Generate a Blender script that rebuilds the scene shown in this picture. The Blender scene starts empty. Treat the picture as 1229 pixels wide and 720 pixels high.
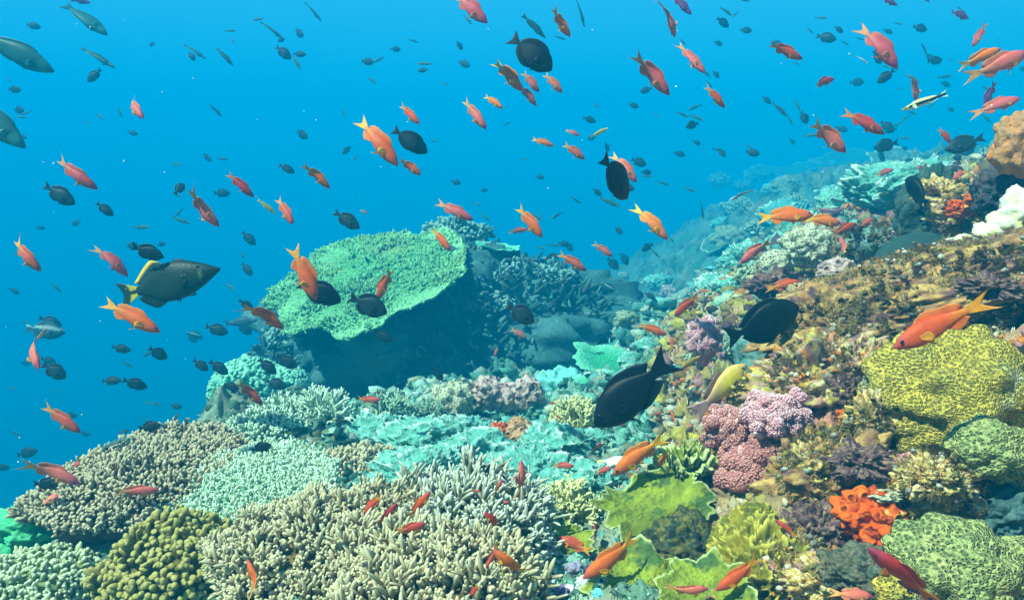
import bpy, bmesh, math, random
import numpy as np
from mathutils import Vector, Matrix
R = math.radians
sc = bpy.context.scene
random.seed(7); rng = np.random.default_rng(11)

# ------------------------------------------------------------------ camera
PITCH = -9.4
FPX = 965.0                                   # focal length in pixels of the 1229 wide photograph
cam_d = bpy.data.cameras.new('camera'); cam = bpy.data.objects.new('camera', cam_d)
sc.collection.objects.link(cam); sc.camera = cam
cam.location = (0, 0, 0); cam.rotation_euler = (R(90 + PITCH), 0, 0)
cam_d.sensor_width = 36; cam_d.lens = 36 * FPX / 1229; cam_d.clip_start = 0.02; cam_d.clip_end = 400
# ------------------------------------------------------------------ light
SUN_DIR = Vector((-0.50, -0.28, 0.82)).normalized()          # towards the sun
w = bpy.data.worlds.new('World'); sc.world = w; w.use_nodes = True
wn = w.node_tree.nodes; wl = w.node_tree.links
bg = wn['Background']; sky = wn.new('ShaderNodeTexSky'); sky.sky_type = 'NISHITA'; sky.sun_disc = False
sky.sun_elevation = math.asin(SUN_DIR.z); sky.sun_rotation = math.atan2(SUN_DIR.x, SUN_DIR.y)
sky.air_density = 1.0; sky.dust_density = 0.3
wl.new(sky.outputs[0], bg.inputs[0]); bg.inputs[1].default_value = 0.07
sl = bpy.data.lights.new('sun', 'SUN'); sl.energy = 5.0; sl.angle = R(0.9); sl.color = (1.0, 0.93, 0.80)
sun = bpy.data.objects.new('sun', sl); sc.collection.objects.link(sun)
sun.rotation_euler = SUN_DIR.to_track_quat('Z', 'Y').to_euler()
sc.view_settings.view_transform = 'Standard'; sc.view_settings.look = 'None'
sc.view_settings.gamma = 1; sc.view_settings.use_curve_mapping = False
sc.view_settings.exposure = 1.62
cy = sc.cycles
cy.use_denoising = True; cy.volume_bounces = 2; cy.max_bounces = 5; cy.diffuse_bounces = 2
cy.use_adaptive_sampling = True; cy.adaptive_threshold = 0.02
# water body
HAZE_DENSITY = 0.16
HAZE_COL = (0.0, 0.180, 0.320); HAZE_ABS = (0.05, 0.365, 0.525)
HAZE_TOP = 5.4

# ------------------------------------------------------------------ numpy noise
def _h(ix, iy, iz, s):
    n = (ix.astype(np.int64) * 73856093) ^ (iy.astype(np.int64) * 19349663) ^ (iz.astype(np.int64) * 83492791) ^ (s * 2654435761)
    n = (n ^ (n >> 13)) & 0xffffffff
    n = (n * 1274126177) & 0xffffffff; n = n ^ (n >> 16)
    n = (n * 2246822519) & 0xffffffff; n = n ^ (n >> 13)
    return (n & 0xffffff) / float(0x1000000)
def vn(p, s=0):
    f = np.floor(p); t = p - f; t = t * t * (3 - 2 * t); i = f.astype(np.int64)
    r = 0
    for dx in (0, 1):
        for dy in (0, 1):
            for dz in (0, 1):
                wgt = (t[:, 0] if dx else 1 - t[:, 0]) * (t[:, 1] if dy else 1 - t[:, 1]) * (t[:, 2] if dz else 1 - t[:, 2])
                r = r + wgt * _h(i[:, 0] + dx, i[:, 1] + dy, i[:, 2] + dz, s)
    return r * 2 - 1
def fbm(p, o=4, s=0, g=0.5):
    a = 1.0; r = 0; q = p.copy()
    for k in range(o):
        r = r + a * vn(q, s + k * 17); a *= g; q = q * 2.03 + 3.1
    return r
def worley(p, s=0):
    f = np.floor(p).astype(np.int64); best = np.full(len(p), 9.0); bid = np.zeros(len(p))
    for dx in (-1, 0, 1):
        for dy in (-1, 0, 1):
            for dz in (-1, 0, 1):
                c = f + np.array((dx, dy, dz))
                q = np.stack([c[:, k] + _h(c[:, 0], c[:, 1], c[:, 2], s + k * 31) for k in range(3)], 1)
                d = np.linalg.norm(q - p, axis=1); m = d < best
                best[m] = d[m]; bid[m] = _h(c[m, 0], c[m, 1], c[m, 2], s + 99)
    return best, bid
def unit(v): return v / np.maximum(np.linalg.norm(v, axis=-1, keepdims=True), 1e-9)

# ------------------------------------------------------------------ picture ray -> world
cp, sp = math.cos(R(PITCH)), math.sin(R(PITCH))
def P(px, py, d):
    a = (px - 614.5) / FPX * d; b = (360 - py) / FPX * d
    return np.array((a, d * cp - b * sp, d * sp + b * cp))

# ------------------------------------------------------------------ mesh helpers
class MB:
    def __init__(s): s.V = []; s.Q = []; s.T = []; s.a = []; s.c = []; s.n = 0
    def add(s, V, Q=None, T=None, tip=0.0, col=(0.5, 0.5, 0.5)):
        V = np.asarray(V, float)
        if Q is not None and len(Q): s.Q.append(np.asarray(Q) + s.n)
        if T is not None and len(T): s.T.append(np.asarray(T) + s.n)
        s.V.append(V); s.n += len(V)
        s.a.append(np.broadcast_to(np.asarray(tip, float), (len(V),)))
        s.c.append(np.broadcast_to(np.asarray(col, float), (len(V), 3)))
        return s
    def build(s, name, mat, parent=None, loc=None, smooth=True):
        V = np.concatenate(s.V)
        loc = np.zeros(3) if loc is None else np.asarray(loc, float)
        V = V - loc
        Q = np.concatenate(s.Q) if s.Q else np.zeros((0, 4), int)
        T = np.concatenate(s.T) if s.T else np.zeros((0, 3), int)
        me = bpy.data.meshes.new(name)
        me.vertices.add(len(V)); me.vertices.foreach_set('co', V.astype(np.float32).ravel())
        li = np.concatenate([Q.ravel(), T.ravel()]).astype(np.int32)
        me.loops.add(len(li)); me.loops.foreach_set('vertex_index', li)
        st = np.concatenate([np.arange(len(Q)) * 4, len(Q) * 4 + np.arange(len(T)) * 3]).astype(np.int32)
        me.polygons.add(len(st)); me.polygons.foreach_set('loop_start', st)
        me.update(calc_edges=True)
        me.polygons.foreach_set('use_smooth', np.full(len(st), smooth))
        at = me.attributes.new('tip', 'FLOAT', 'POINT'); at.data.foreach_set('value', np.concatenate(s.a).astype(np.float32))
        ac = me.attributes.new('Col', 'FLOAT_COLOR', 'POINT')
        C4 = np.ones((len(V), 4), np.float32); C4[:, :3] = np.concatenate(s.c); ac.data.foreach_set('color', C4.ravel())
        if mat: me.materials.append(mat)
        o = bpy.data.objects.new(name, me); sc.collection.objects.link(o)
        o.location = Vector(loc.tolist())
        if parent: o.parent = parent; o.matrix_parent_inverse = parent.matrix_basis.inverted()
        return o
def tag(o, label=None, cat=None, group=None, kind=None):
    if label: o['label'] = label
    if cat: o['category'] = cat
    if group: o['group'] = group
    if kind: o['kind'] = kind
    return o
_ico = {}
def ico(n):
    if n not in _ico:
        bm = bmesh.new(); bmesh.ops.create_icosphere(bm, subdivisions=n, radius=1)
        _ico[n] = (np.array([v.co[:] for v in bm.verts]), np.array([[v.index for v in f.verts] for f in bm.faces])); bm.free()
    return _ico[n]
def rotz(a):
    c, s = math.cos(a), math.sin(a); return np.array(((c, -s, 0), (s, c, 0), (0, 0, 1)))
def frame(d):
    """orthonormal frames (N,3) x 2 for directions d"""
    ref = np.where(np.abs(d[:, 2:3]) < 0.9, np.array([[0, 0, 1.0]]), np.array([[1.0, 0, 0]]))
    u = unit(np.cross(ref, d)); v = np.cross(d, u); return u, v

def fingers(mb, B, D, L, Rd, sides=6, segs=4, bend=0.25, taper=0.75, col=None, seed=0, t0=0.0):
    """many tapered round-ended fingers at once"""
    r = np.random.default_rng(seed); N = len(B)
    L = np.broadcast_to(L, (N,)); Rd = np.broadcast_to(Rd, (N,))
    D = unit(D); u, v = frame(D)
    bd = r.normal(0, bend, (N, 2))
    ts = np.concatenate([np.linspace(0, 0.86, segs), [0.96]])
    ra = np.array([1.0 - (1 - taper) * t for t in ts]); ra[-1] *= 0.62
    ang = np.arange(sides) / sides * 2 * math.pi
    K = len(ts)
    V = np.zeros((N, K * sides + 1, 3)); tips = np.zeros((N, K * sides + 1))
    for k, t in enumerate(ts):
        c = B + D * (L * t)[:, None] + (u * bd[:, :1] + v * bd[:, 1:]) * (L * t * t)[:, None]
        rr = Rd * ra[k] * (1 + r.normal(0, 0.07, N))
        for j, a in enumerate(ang):
            V[:, k * sides + j] = c + (u * math.cos(a) + v * math.sin(a)) * rr[:, None]
        tips[:, k * sides:(k + 1) * sides] = t0 + (1 - t0) * t
    V[:, -1] = B + D * (L * 1.02)[:, None] + (u * bd[:, :1] + v * bd[:, 1:]) * L[:, None]; tips[:, -1] = 1
    q = []
    for k in range(K - 1):
        for j in range(sides):
            q.append((k * sides + j, k * sides + (j + 1) % sides, (k + 1) * sides + (j + 1) % sides, (k + 1) * sides + j))
    t = [((K - 1) * sides + j, (K - 1) * sides + (j + 1) % sides, K * sides) for j in range(sides)]
    off = (np.arange(N) * (K * sides + 1))[:, None, None]
    Q = (np.array(q)[None] + off).reshape(-1, 4); T = (np.array(t)[None] + off).reshape(-1, 3)
    C = (0.5, 0.5, 0.5) if col is None else np.repeat(np.broadcast_to(col, (N, 3)), K * sides + 1, 0)
    mb.add(V.reshape(-1, 3), Q, T, tips.ravel(), C)
    return V[:, -1]

def blobs(mb, C, S, sub=1, col=None, seed=0, rough=0.25, flat=None):
    """many small lumpy pebbles at once; S (N,) or (N,3)"""
    r = np.random.default_rng(seed); v, f = ico(sub); N = len(C); M = len(v)
    S = np.asarray(S, float)
    if S.ndim == 1: S = np.stack([S, S, S], 1)
    an = r.uniform(0, 6.283, N)
    c, s = np.cos(an), np.sin(an)
    q = v[None] * (1 + rough * r.normal(0, 1, (N, M, 1)).clip(-1.5, 1.5)) * S[:, None, :]
    V = np.stack([q[..., 0] * c[:, None] - q[..., 1] * s[:, None], q[..., 0] * s[:, None] + q[..., 1] * c[:, None], q[..., 2]], 2) + C[:, None]
    T = (f[None] + (np.arange(N) * M)[:, None, None]).reshape(-1, 3)
    CC = (0.5, 0.5, 0.5) if col is None else np.repeat(np.broadcast_to(col, (N, 3)), M, 0)
    mb.add(V.reshape(-1, 3), None, T, np.clip((np.tile(v[:, 2], N) + 1) / 2, 0, 1), CC)

# ------------------------------------------------------------------ materials
def nodes(m): return m.node_tree.nodes, m.node_tree.links
def mat_base(name, rough=0.85, spec=0.08):
    m = bpy.data.materials.new(name); m.use_nodes = True; n, l = nodes(m)
    b = n['Principled BSDF']; b.inputs['Roughness'].default_value = rough; b.inputs['Specular IOR Level'].default_value = spec
    return m, n, l, b
def mixc(n, l, fac, a, b, blend='MIX'):
    x = n.new('ShaderNodeMix'); x.data_type = 'RGBA'; x.blend_type = blend
    for s, v in ((x.inputs[0], fac), (x.inputs[6], a), (x.inputs[7], b)):
        if isinstance(v, (int, float)): s.default_value = v
        elif isinstance(v, tuple): s.default_value = (*v[:3], 1)
        else: l.new(v, s)
    return x.outputs[2]
def math_(n, l, op, a, b=0.0, clamp=False):
    x = n.new('ShaderNodeMath'); x.operation = op; x.use_clamp = clamp
    for s, v in ((x.inputs[0], a), (x.inputs[1], b)):
        if isinstance(v, (int, float)): s.default_value = v
        else: l.new(v, s)
    return x.outputs[0]
def ramp(n, l, fac, stops):
    x = n.new('ShaderNodeValToRGB'); e = x.color_ramp.elements
    while len(e) < len(stops): e.new(0.5)
    for q, (p, c) in zip(e, stops): q.position = p; q.color = (*((c,) * 3 if isinstance(c, (int, float)) else c), 1)
    l.new(fac, x.inputs[0]); return x.outputs[0]
def noise_(n, l, vec, scale, detail=4, rough=0.6):
    x = n.new('ShaderNodeTexNoise'); x.inputs['Scale'].default_value = scale
    x.inputs['Detail'].default_value = detail; x.inputs['Roughness'].default_value = rough
    l.new(vec, x.inputs['Vector']); return x.outputs['Fac']
def vor_(n, l, vec, scale, feature='F1', out='Distance', rnd=1.0):
    x = n.new('ShaderNodeTexVoronoi'); x.feature = feature; x.inputs['Scale'].default_value = scale
    x.inputs['Randomness'].default_value = rnd
    l.new(vec, x.inputs['Vector']); return x.outputs[out]
def bump_(n, l, b, h, dist, strength=1.0):
    x = n.new('ShaderNodeBump'); x.inputs['Distance'].default_value = dist; x.inputs['Strength'].default_value = strength
    l.new(h, x.inputs['Height']); l.new(x.outputs[0], b.inputs['Normal'])
_mc = {}
def coral_mat(name, c1, c2, tip=None, scale=30, bump=0.004, cells=0, cellcol=None, tipw=(0.5, 1.0), spots=None):
    """two toned coral tissue; pale growing tips by the 'tip' attribute; optional polyp cells"""
    if name in _mc: return _mc[name]
    m, n, l, b = mat_base(name)
    tc = n.new('ShaderNodeTexCoord').outputs['Object']
    nz = noise_(n, l, tc, scale)
    c = mixc(n, l, ramp(n, l, nz, [(0.35, 0.0), (0.65, 1.0)]), c1, c2)
    big = noise_(n, l, tc, scale * 0.2, 2)
    c = mixc(n, l, ramp(n, l, big, [(0.4, 0.0), (0.7, 0.5)]), c, tuple(x * 0.5 for x in c1))
    if spots:
        sn = noise_(n, l, tc, scale * 0.55, 3)
        c = mixc(n, l, ramp(n, l, sn, [(0.58, 0.0), (0.64, 1.0)]), c, spots)
    if tip:
        a = n.new('ShaderNodeAttribute'); a.attribute_name = 'tip'
        c = mixc(n, l, ramp(n, l, a.outputs['Fac'], [(tipw[0], 0.0), (tipw[1], 1.0)]), c, tip)
    h = nz
    if cells:
        vd = vor_(n, l, tc, cells, rnd=.65)
        k = ramp(n, l, vd, [(0.2, 0.0), (0.5, 1.0)])
        c = mixc(n, l, k, cellcol or tuple(x * 0.25 for x in c1), c)
        h = math_(n, l, 'ADD', math_(n, l, 'MULTIPLY', ramp(n, l, vd, [(0.1, 0.0), (0.4, 1.0), (0.75, 0.4)]), 1.0), math_(n, l, 'MULTIPLY', nz, 0.6))
    l.new(c, b.inputs['Base Color']); bump_(n, l, b, h, bump)
    _mc[name] = m; return m
def col_mat(name, bump=0.003, scale=80, rough=0.85, var=0.35):
    """pigment from the mesh's own colour attribute, broken up with fine procedural mottling"""
    if name in _mc: return _mc[name]
    m, n, l, b = mat_base(name, rough)
    a = n.new('ShaderNodeAttribute'); a.attribute_name = 'Col'
    tc = n.new('ShaderNodeTexCoord').outputs['Object']
    nz = noise_(n, l, tc, scale, 5, 0.7)
    v = ramp(n, l, nz, [(0.3, 1 - var), (0.5, 1.0), (0.7, 1 + var)])
    c = mixc(n, l, 1.0, a.outputs['Color'], v, 'MULTIPLY')
    n2 = noise_(n, l, tc, scale * 0.37, 4, 0.7)
    c = mixc(n, l, ramp(n, l, n2, [(0.56, 0.0), (0.66, 0.7)]), c, mixc(n, l, 1.0, c, (1.6, 1.45, 1.2), 'MULTIPLY'))
    l.new(c, b.inputs['Base Color'])
    bump_(n, l, b, math_(n, l, 'ADD', nz, n2), bump)
    _mc[name] = m; return m

# ------------------------------------------------------------------ the reef ground
ctrl = [ # picture x, y, distance ahead of the camera in metres
 (0,720,1.35),(150,740,1.25),(300,720,1.12),(450,720,1.05),(600,720,1.08),(750,720,1.06),(900,720,1.1),(1050,720,1.1),(1229,720,1.15),
 (0,660,1.75),(150,675,1.95),(110,655,2.0),(240,655,1.5),(300,640,1.35),(450,640,1.3),(600,640,1.35),(750,640,1.3),(900,640,1.2),(1050,640,1.18),(1229,640,1.22),
 (0,625,2.3),(100,590,1.95),(250,580,1.75),(400,580,1.75),(550,580,1.95),(700,580,1.9),(850,580,1.5),(1000,580,1.22),(1229,580,1.22),
 (200,545,2.2),(350,540,2.3),(500,535,2.6),(650,530,2.6),(800,530,2.0),(900,530,1.6),(1050,530,1.32),(1229,530,1.18),
 (350,505,3.0),(500,490,3.3),(650,480,3.6),(750,480,3.0),(850,480,2.2),(950,480,1.65),(1100,480,1.42),(1229,480,1.28),
 (700,440,6.6),(800,430,3.9),(870,430,2.3),(1000,430,1.75),(1150,430,1.52),
 (780,402,7.5),(830,380,3.9),(900,380,2.45),(1000,380,1.95),(1100,370,1.75),(1229,370,1.58),
 (825,352,8.5),(880,332,4.0),(950,330,2.8),(1050,330,2.2),(1229,320,1.85),
 (860,290,9.5),(930,285,6.0),(1000,280,3.3),(1100,280,2.6),(1229,270,2.15),
 (880,250,13),(960,235,9.5),(1050,232,5.6),(1150,230,3.2),(1229,220,2.6),
 (950,210,15),(1010,204,12.5),(1100,196,9),(1200,190,6)]
cw = [P(*c) for c in ctrl]
cw += [np.array(c) for c in ((-3, 4, -2.3), (-1.6, 3.2, -1.75), (-6, 8, -4.2), (-2, 7, -2.8), (0, 8, -2.2), (1.1, 8, -1.7), (1.5, 12, -1.9), (5, 8, .0), (8, 15, .0), (4, 16, -.9),
      (0, 20, -4.5), (-10, 15, -7), (-10, 0, -6), (-1, 4.6, -1.55), (0.3, 5, -1.5), (-3, 1, -1.3), (-1.5, 1.2, -.9), (0, .5, -.62), (0, -2, -.7), (-3, -3, -1.6), (3, -3, .6), (1.3, .1, -.15), (1.0, .6, -.3),
      (3, 1, .5), (3.0, 3.0, .45), (6, 3, .9), (10, 0, 1.4), (12, 8, .9), (15, 20, .2), (0, -10, -1.2), (-8, -8, -4), (8, -8, 1))]
cw = np.array(cw); _X = cw[:, :2]
def _phi(d): return np.sqrt(d * d + 0.01)
_A = _phi(np.linalg.norm(_X[:, None] - _X[None], axis=2)) + np.eye(len(_X)) * -0.02
_n = len(_X); _Pm = np.c_[np.ones(_n), _X]
_W = np.linalg.solve(np.block([[_A, _Pm], [_Pm.T, np.zeros((3, 3))]]), np.r_[cw[:, 2], np.zeros(3)])
def base_z(x, y):
    q = np.stack([x, y], 1); out = np.zeros(len(q))
    for i in range(0, len(q), 60000):
        s = q[i:i + 60000]
        out[i:i + 60000] = _phi(np.linalg.norm(s[:, None] - _X[None], axis=2)) @ _W[:_n] + _W[_n] + s @ _W[_n + 1:]
    return out
def full_z(x, y):
    z = base_z(x, y); r = np.hypot(x, y)
    p = np.stack([x, y, np.zeros_like(x)], 1)
    amp = np.clip(r * 0.07, 0.03, 0.22)
    z = z + amp * 0.42 * fbm(p * (1.6), 3, 5) * np.clip(r / 3, .2, 1)
    w1, id1 = worley(p * 7.0 + fbm(p * 6, 2, 9)[:, None] * 0.4, 3)
    w2, _ = worley(p * 22.0, 8)
    w0, id0 = worley(p * 2.6 + fbm(p * 3, 2, 19)[:, None] * 0.5, 13)
    z = z + (0.5 - w0).clip(-.3, .5) * np.clip(r * .075, .03, .3) * (.4 + id0)
    lump = (0.55 - w1).clip(-0.2, 0.6)
    z = z + lump * 0.07 * (0.5 + id1) + (0.5 - w2) * 0.018 + 0.012 * fbm(p * 45, 3, 21)
    z = z + np.clip(r * .010, .006, .045) * ridged(p * np.clip(14 / np.maximum(r, 1), 2.5, 14)[:, None].round(0) if False else p * 9, 3, 31)
    return z
def ridged(p, o=3, s=0, w=.16):
    a = 1.0; r_ = 0; q = p.copy()
    for k in range(o):
        n_ = np.abs(vn(q, s + k * 13)); r_ = r_ + a * np.clip(1 - n_ / w, 0, 1) ** .7; a *= .55; q = q * 2.1 + 5.3
    return r_
def smooth01(x): x = np.clip(x, 0, 1); return x * x * (3 - 2 * x)
PAL = {'warm': [(.36, .21, .07), (.42, .32, .08), (.66, .56, .36), (.68, .22, .04), (.55, .25, .24), (.16, .07, .09), (.06, .04, .03), (.6, .48, .08), (.5, .4, .22), (.3, .16, .06)],
       'mid': [(.26, .58, .42), (.42, .64, .48), (.14, .38, .24), (.04, .12, .09), (.55, .62, .45), (.2, .52, .42), (.32, .36, .22), (.10, .28, .2)],
       'left': [(.22, .26, .12), (.3, .36, .24), (.1, .16, .09), (.36, .34, .24), (.16, .3, .18)]}
def zone(x, y):
    wr = smooth01((x - 0.17 * y + 0.09) / 0.25) * smooth01((6 - y) / 3)
    wl_ = smooth01((-x - 0.10 * y) / 0.5) * (1 - wr)
    return wr, wl_
def zone_colour(x, y, r01, r02):
    wr, wl_ = zone(x, y)
    pick = np.where(r01 < wr, 0, np.where(r01 < wr + wl_, 2, 1))
    out = np.zeros((len(x), 3))
    for k, nme in enumerate(('warm', 'mid', 'left')):
        pal = np.array(PAL[nme]); m = pick == k
        out[m] = pal[(r02[m] * len(pal)).astype(int) % len(pal)]
    return out
# polar-spaced grid, dense in front, closed all round, out to the horizon
th = np.concatenate([np.linspace(-math.pi, R(-48), 60)[:-1], np.linspace(R(-48), R(48), 760), np.linspace(R(48), math.pi, 60)[1:]])
rr = np.concatenate([[0.02, 0.2, 0.4], np.geomspace(0.55, 12, 560), np.geomspace(12.6, 70, 40)])
TH, RR = np.meshgrid(th, rr); gx = (RR * np.sin(TH)).ravel(); gy = (RR * np.cos(TH)).ravel()
gz = full_z(gx, gy)
nt, nr_ = len(th), len(rr)
gi = np.arange(nr_ * nt).reshape(nr_, nt)
Q = np.stack([gi[:-1, :-1], gi[:-1, 1:], gi[1:, 1:], gi[1:, :-1]], -1).reshape(-1, 4)[:, ::-1]
GP = np.stack([gx, gy, np.zeros_like(gx)], 1)
_, cid = worley(GP * 9.0 + np.stack([fbm(GP * 14, 3, 40), fbm(GP * 14, 3, 50), 0 * gx], 1) * .5, 60)
_, cid2 = worley(GP * 3.0 + 7, 61)
gc = zone_colour(gx, gy, cid2 * .6 + .4 * _h((gx * 30).astype(int), (gy * 30).astype(int), (gy * 0).astype(int), 5), cid)
gc = (gc * 0.62 + 0.38 * zone_colour(gx, gy, np.full_like(cid, .5), cid2)) * .7 * (1 - .5 * smooth01((np.hypot(gx, gy) - 4) / 5))[:, None]  # colour darkened with distance so the far slope sinks into the haze
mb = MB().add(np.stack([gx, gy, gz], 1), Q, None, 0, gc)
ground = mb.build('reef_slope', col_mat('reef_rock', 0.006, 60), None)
tag(ground, kind='structure')

GZ = gz.reshape(nr_, nt)
def gz_at(x, y):
    x = np.atleast_1d(x); y = np.atleast_1d(y)
    r = np.hypot(x, y); t = np.arctan2(x, y)
    i = np.interp(r, rr, np.arange(nr_)); j = np.interp(t, th, np.arange(nt))
    i0 = np.clip(i.astype(int), 0, nr_ - 2); j0 = np.clip(j.astype(int), 0, nt - 2); a = i - i0; b = j - j0
    return (GZ[i0, j0] * (1 - a) * (1 - b) + GZ[i0 + 1, j0] * a * (1 - b) + GZ[i0, j0 + 1] * (1 - a) * b + GZ[i0 + 1, j0 + 1] * a * b)
_ds = np.geomspace(0.5, 25, 900)
def hit(px, py):
    pts = np.array([P(px, py, d) for d in _ds]); z = gz_at(pts[:, 0], pts[:, 1])
    k = np.argmax(pts[:, 2] < z)
    if not (pts[:, 2] < z).any(): k = len(_ds) - 1
    return _ds[k]

# ------------------------------------------------------------------ reef building blocks
def rock(name, c, s, seed, col1, mat=None, sub=6, lump=0.18, freq=3.0, rot=0.0, tag_=None, overhang=0.0):
    v, f = ico(sub)
    p = v * freq + seed * 13.7
    w1, i1 = worley(p * 1.3, seed); w2, i2 = worley(p * 4.2 + 3, seed + 5)
    d = 1 + lump * fbm(p * .6, 3, seed) + (0.5 - w1) * lump * 0.9 + (0.5 - w2) * lump * 0.32 + fbm(p * 8, 2, seed + 3) * lump * .07 + (ridged(p * 2.6, 3, seed + 9, .22) * lump * .16 if sub > 5 else 0)
    q = v * d[:, None]
    if overhang: q[:, :2] *= (1 - overhang * smooth01((0.35 - q[:, 2]) / 1.1))[:, None]
    q = (q * np.asarray(s)) @ rotz(rot).T + c
    cc = np.asarray(col1)[(i2 * len(col1)).astype(int) % len(col1)] * .6 + .4 * np.asarray(col1)[(i1 * len(col1)).astype(int) % len(col1)]
    return MB().add(q, None, f, w1, cc)

def massive(c, s, seed, sub=5, lump=0.12, freq=2.2, cut=None):
    v, f = ico(sub); p = v * freq + seed * 3.3
    w1, _ = worley(p, seed)
    d = 1 + lump * 0.7 * fbm(p * .7, 2, seed) + (0.55 - w1) * lump + 0.02 * fbm(p * 6, 2, seed + 1)
    return MB().add(v * d[:, None] * np.asarray(s) + c, None, f, (v[:, 2] + 1) / 2)

def dome_points(n, s, r, zmin=-0.1):
    i = np.arange(n) + .5; z = 1 - (1 - zmin) * i / n; a = i * 2.399963 + r.normal(0, .15, n)
    q = np.sqrt(np.clip(1 - z * z, 0, 1)); nrm = np.stack([q * np.cos(a), q * np.sin(a), z], 1)
    nrm = unit(nrm + r.normal(0, .03, nrm.shape))
    return nrm * s, unit(nrm / np.asarray(s))

def digitate(c, s, n, fl, fr, seed, up=0.5, nub=2, zmin=-0.1, warp=0.15, splay=0.22):
    """a dome covered in blunt fingers with side nubbins"""
    r = np.random.default_rng(seed); s = np.asarray(s, float); n = int(n * 1.35)
    mb = MB(); v, f = ico(4)
    d = 1 + warp * fbm(v * 2 + seed, 2, seed)
    mb.add(v * d[:, None] * s * .97 + c, None, f, 0.0)
    B, N = dome_points(n, s, r, zmin)
    wv = 1 + warp * fbm(B / s * 2 + seed, 2, seed); B = B * wv[:, None]
    D = unit(N * (1 - up) + np.array((0, 0, up)) + r.normal(0, splay, N.shape))
    L = fl * r.uniform(.5, 1.4, n) * (0.8 + .75 * vn(B / s * 4 + seed, 4)[:]); L = np.abs(L) * .85 + fl * .3
    Rd = fr * r.uniform(.8, 1.2, n)
    Bw = B + c - D * fl * .15
    fingers(mb, Bw, D, L, Rd, 7, 5, .18, .8, seed=seed)
    for k in range(nub):
        t = r.uniform(.25, .7, n); u, w_ = frame(D); a = r.uniform(0, 6.28, n)
        sd = u * np.cos(a)[:, None] + w_ * np.sin(a)[:, None]
        fingers(mb, Bw + D * (L * t)[:, None], unit(D * .8 + sd * .8), L * r.uniform(.3, .5, n), Rd * .7, 6, 3, .1, .75, seed=seed + k + 1, t0=.35)
    return mb

def plate(c, a, b, seed, rot=0, tilt=(0, 0), thick=0.03, rim=0.08, wav=0.12, nr=46, na=150, bumps=0.012, edge=0.25, lobes=3, center_up=0.0):
    """horizontal plate: closed solid with ragged rim; returns mb and a sampler for its top face"""
    r = np.linspace(0, 1, nr) ** 0.8; t = np.linspace(0, 2 * math.pi, na, endpoint=False)
    ct = np.stack([np.cos(t), np.sin(t), np.full(na, seed * 1.7)], 1)
    Rt = 1 + edge * fbm(ct * lobes * .5, 3, seed) + 0.05 * vn(ct * 9, seed + 2)
    def surf(rv, tv, Rv):
        x = rv * Rv * np.cos(tv); y = rv * Rv * np.sin(tv); p = np.stack([x, y, x * 0 + seed], 1)
        z = rim * rv ** 3 + wav * fbm(p * 1.5, 2, seed + 7) * rv ** 1.5 + center_up * (1 - rv)
        z = z + wav * .35 * np.sin(tv * 5 + 3 * vn(p * 2, seed)) * rv ** 4
        w1, _ = worley(p * 14, seed); z2 = z + bumps * (0.5 - w1) * 2
        return x, y, z, z2
    Rm, Tm = np.meshgrid(r, t, indexing='ij'); Rv = np.broadcast_to(Rt, Rm.shape).ravel()
    x, y, z, z2 = surf(Rm.ravel(), Tm.ravel(), Rv)
    th_ = thick * (1 - 0.75 * Rm.ravel() ** 2)
    sc_ = min(a, b)
    top = np.stack([x * a, y * b, z2 * sc_], 1); bot = np.stack([x * a, y * b, (z) * sc_ - th_], 1)
    ia = np.arange(nr * na).reshape(nr, na); ib = ia + nr * na
    nx = np.roll(ia, -1, 1); nbx = np.roll(ib, -1, 1)
    q1 = np.stack([ia[:-1], ia[1:], nx[1:], nx[:-1]], -1).reshape(-1, 4)
    q2 = np.stack([ib[:-1], nbx[:-1], nbx[1:], ib[1:]], -1).reshape(-1, 4)
    q3 = np.stack([ia[-1], ib[-1], nbx[-1], nx[-1]], -1).reshape(-1, 4)
    M = np.array(Matrix.Rotation(tilt[0], 3, 'X') @ Matrix.Rotation(tilt[1], 3, 'Y') @ Matrix.Rotation(rot, 3, 'Z'))
    tipv = np.r_[Rm.ravel(), Rm.ravel() * 0]
    mb = MB().add(np.r_[top, bot] @ M.T + c, np.r_[q1, q2, q3], None, tipv)
    def sample(n, rg, rmin=0.0):
        rv = np.sqrt(rg.uniform(rmin ** 2, .98, n)); tv = rg.uniform(0, 2 * math.pi, n)
        Rv = np.interp(tv, np.r_[t, 2 * math.pi], np.r_[Rt, Rt[0]]); x, y, z, z2 = surf(rv, tv, Rv)
        return np.stack([x * a, y * b, z2 * sc_], 1) @ M.T + c, M @ np.array((0, 0, 1.0)), rv
    return mb, sample

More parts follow.
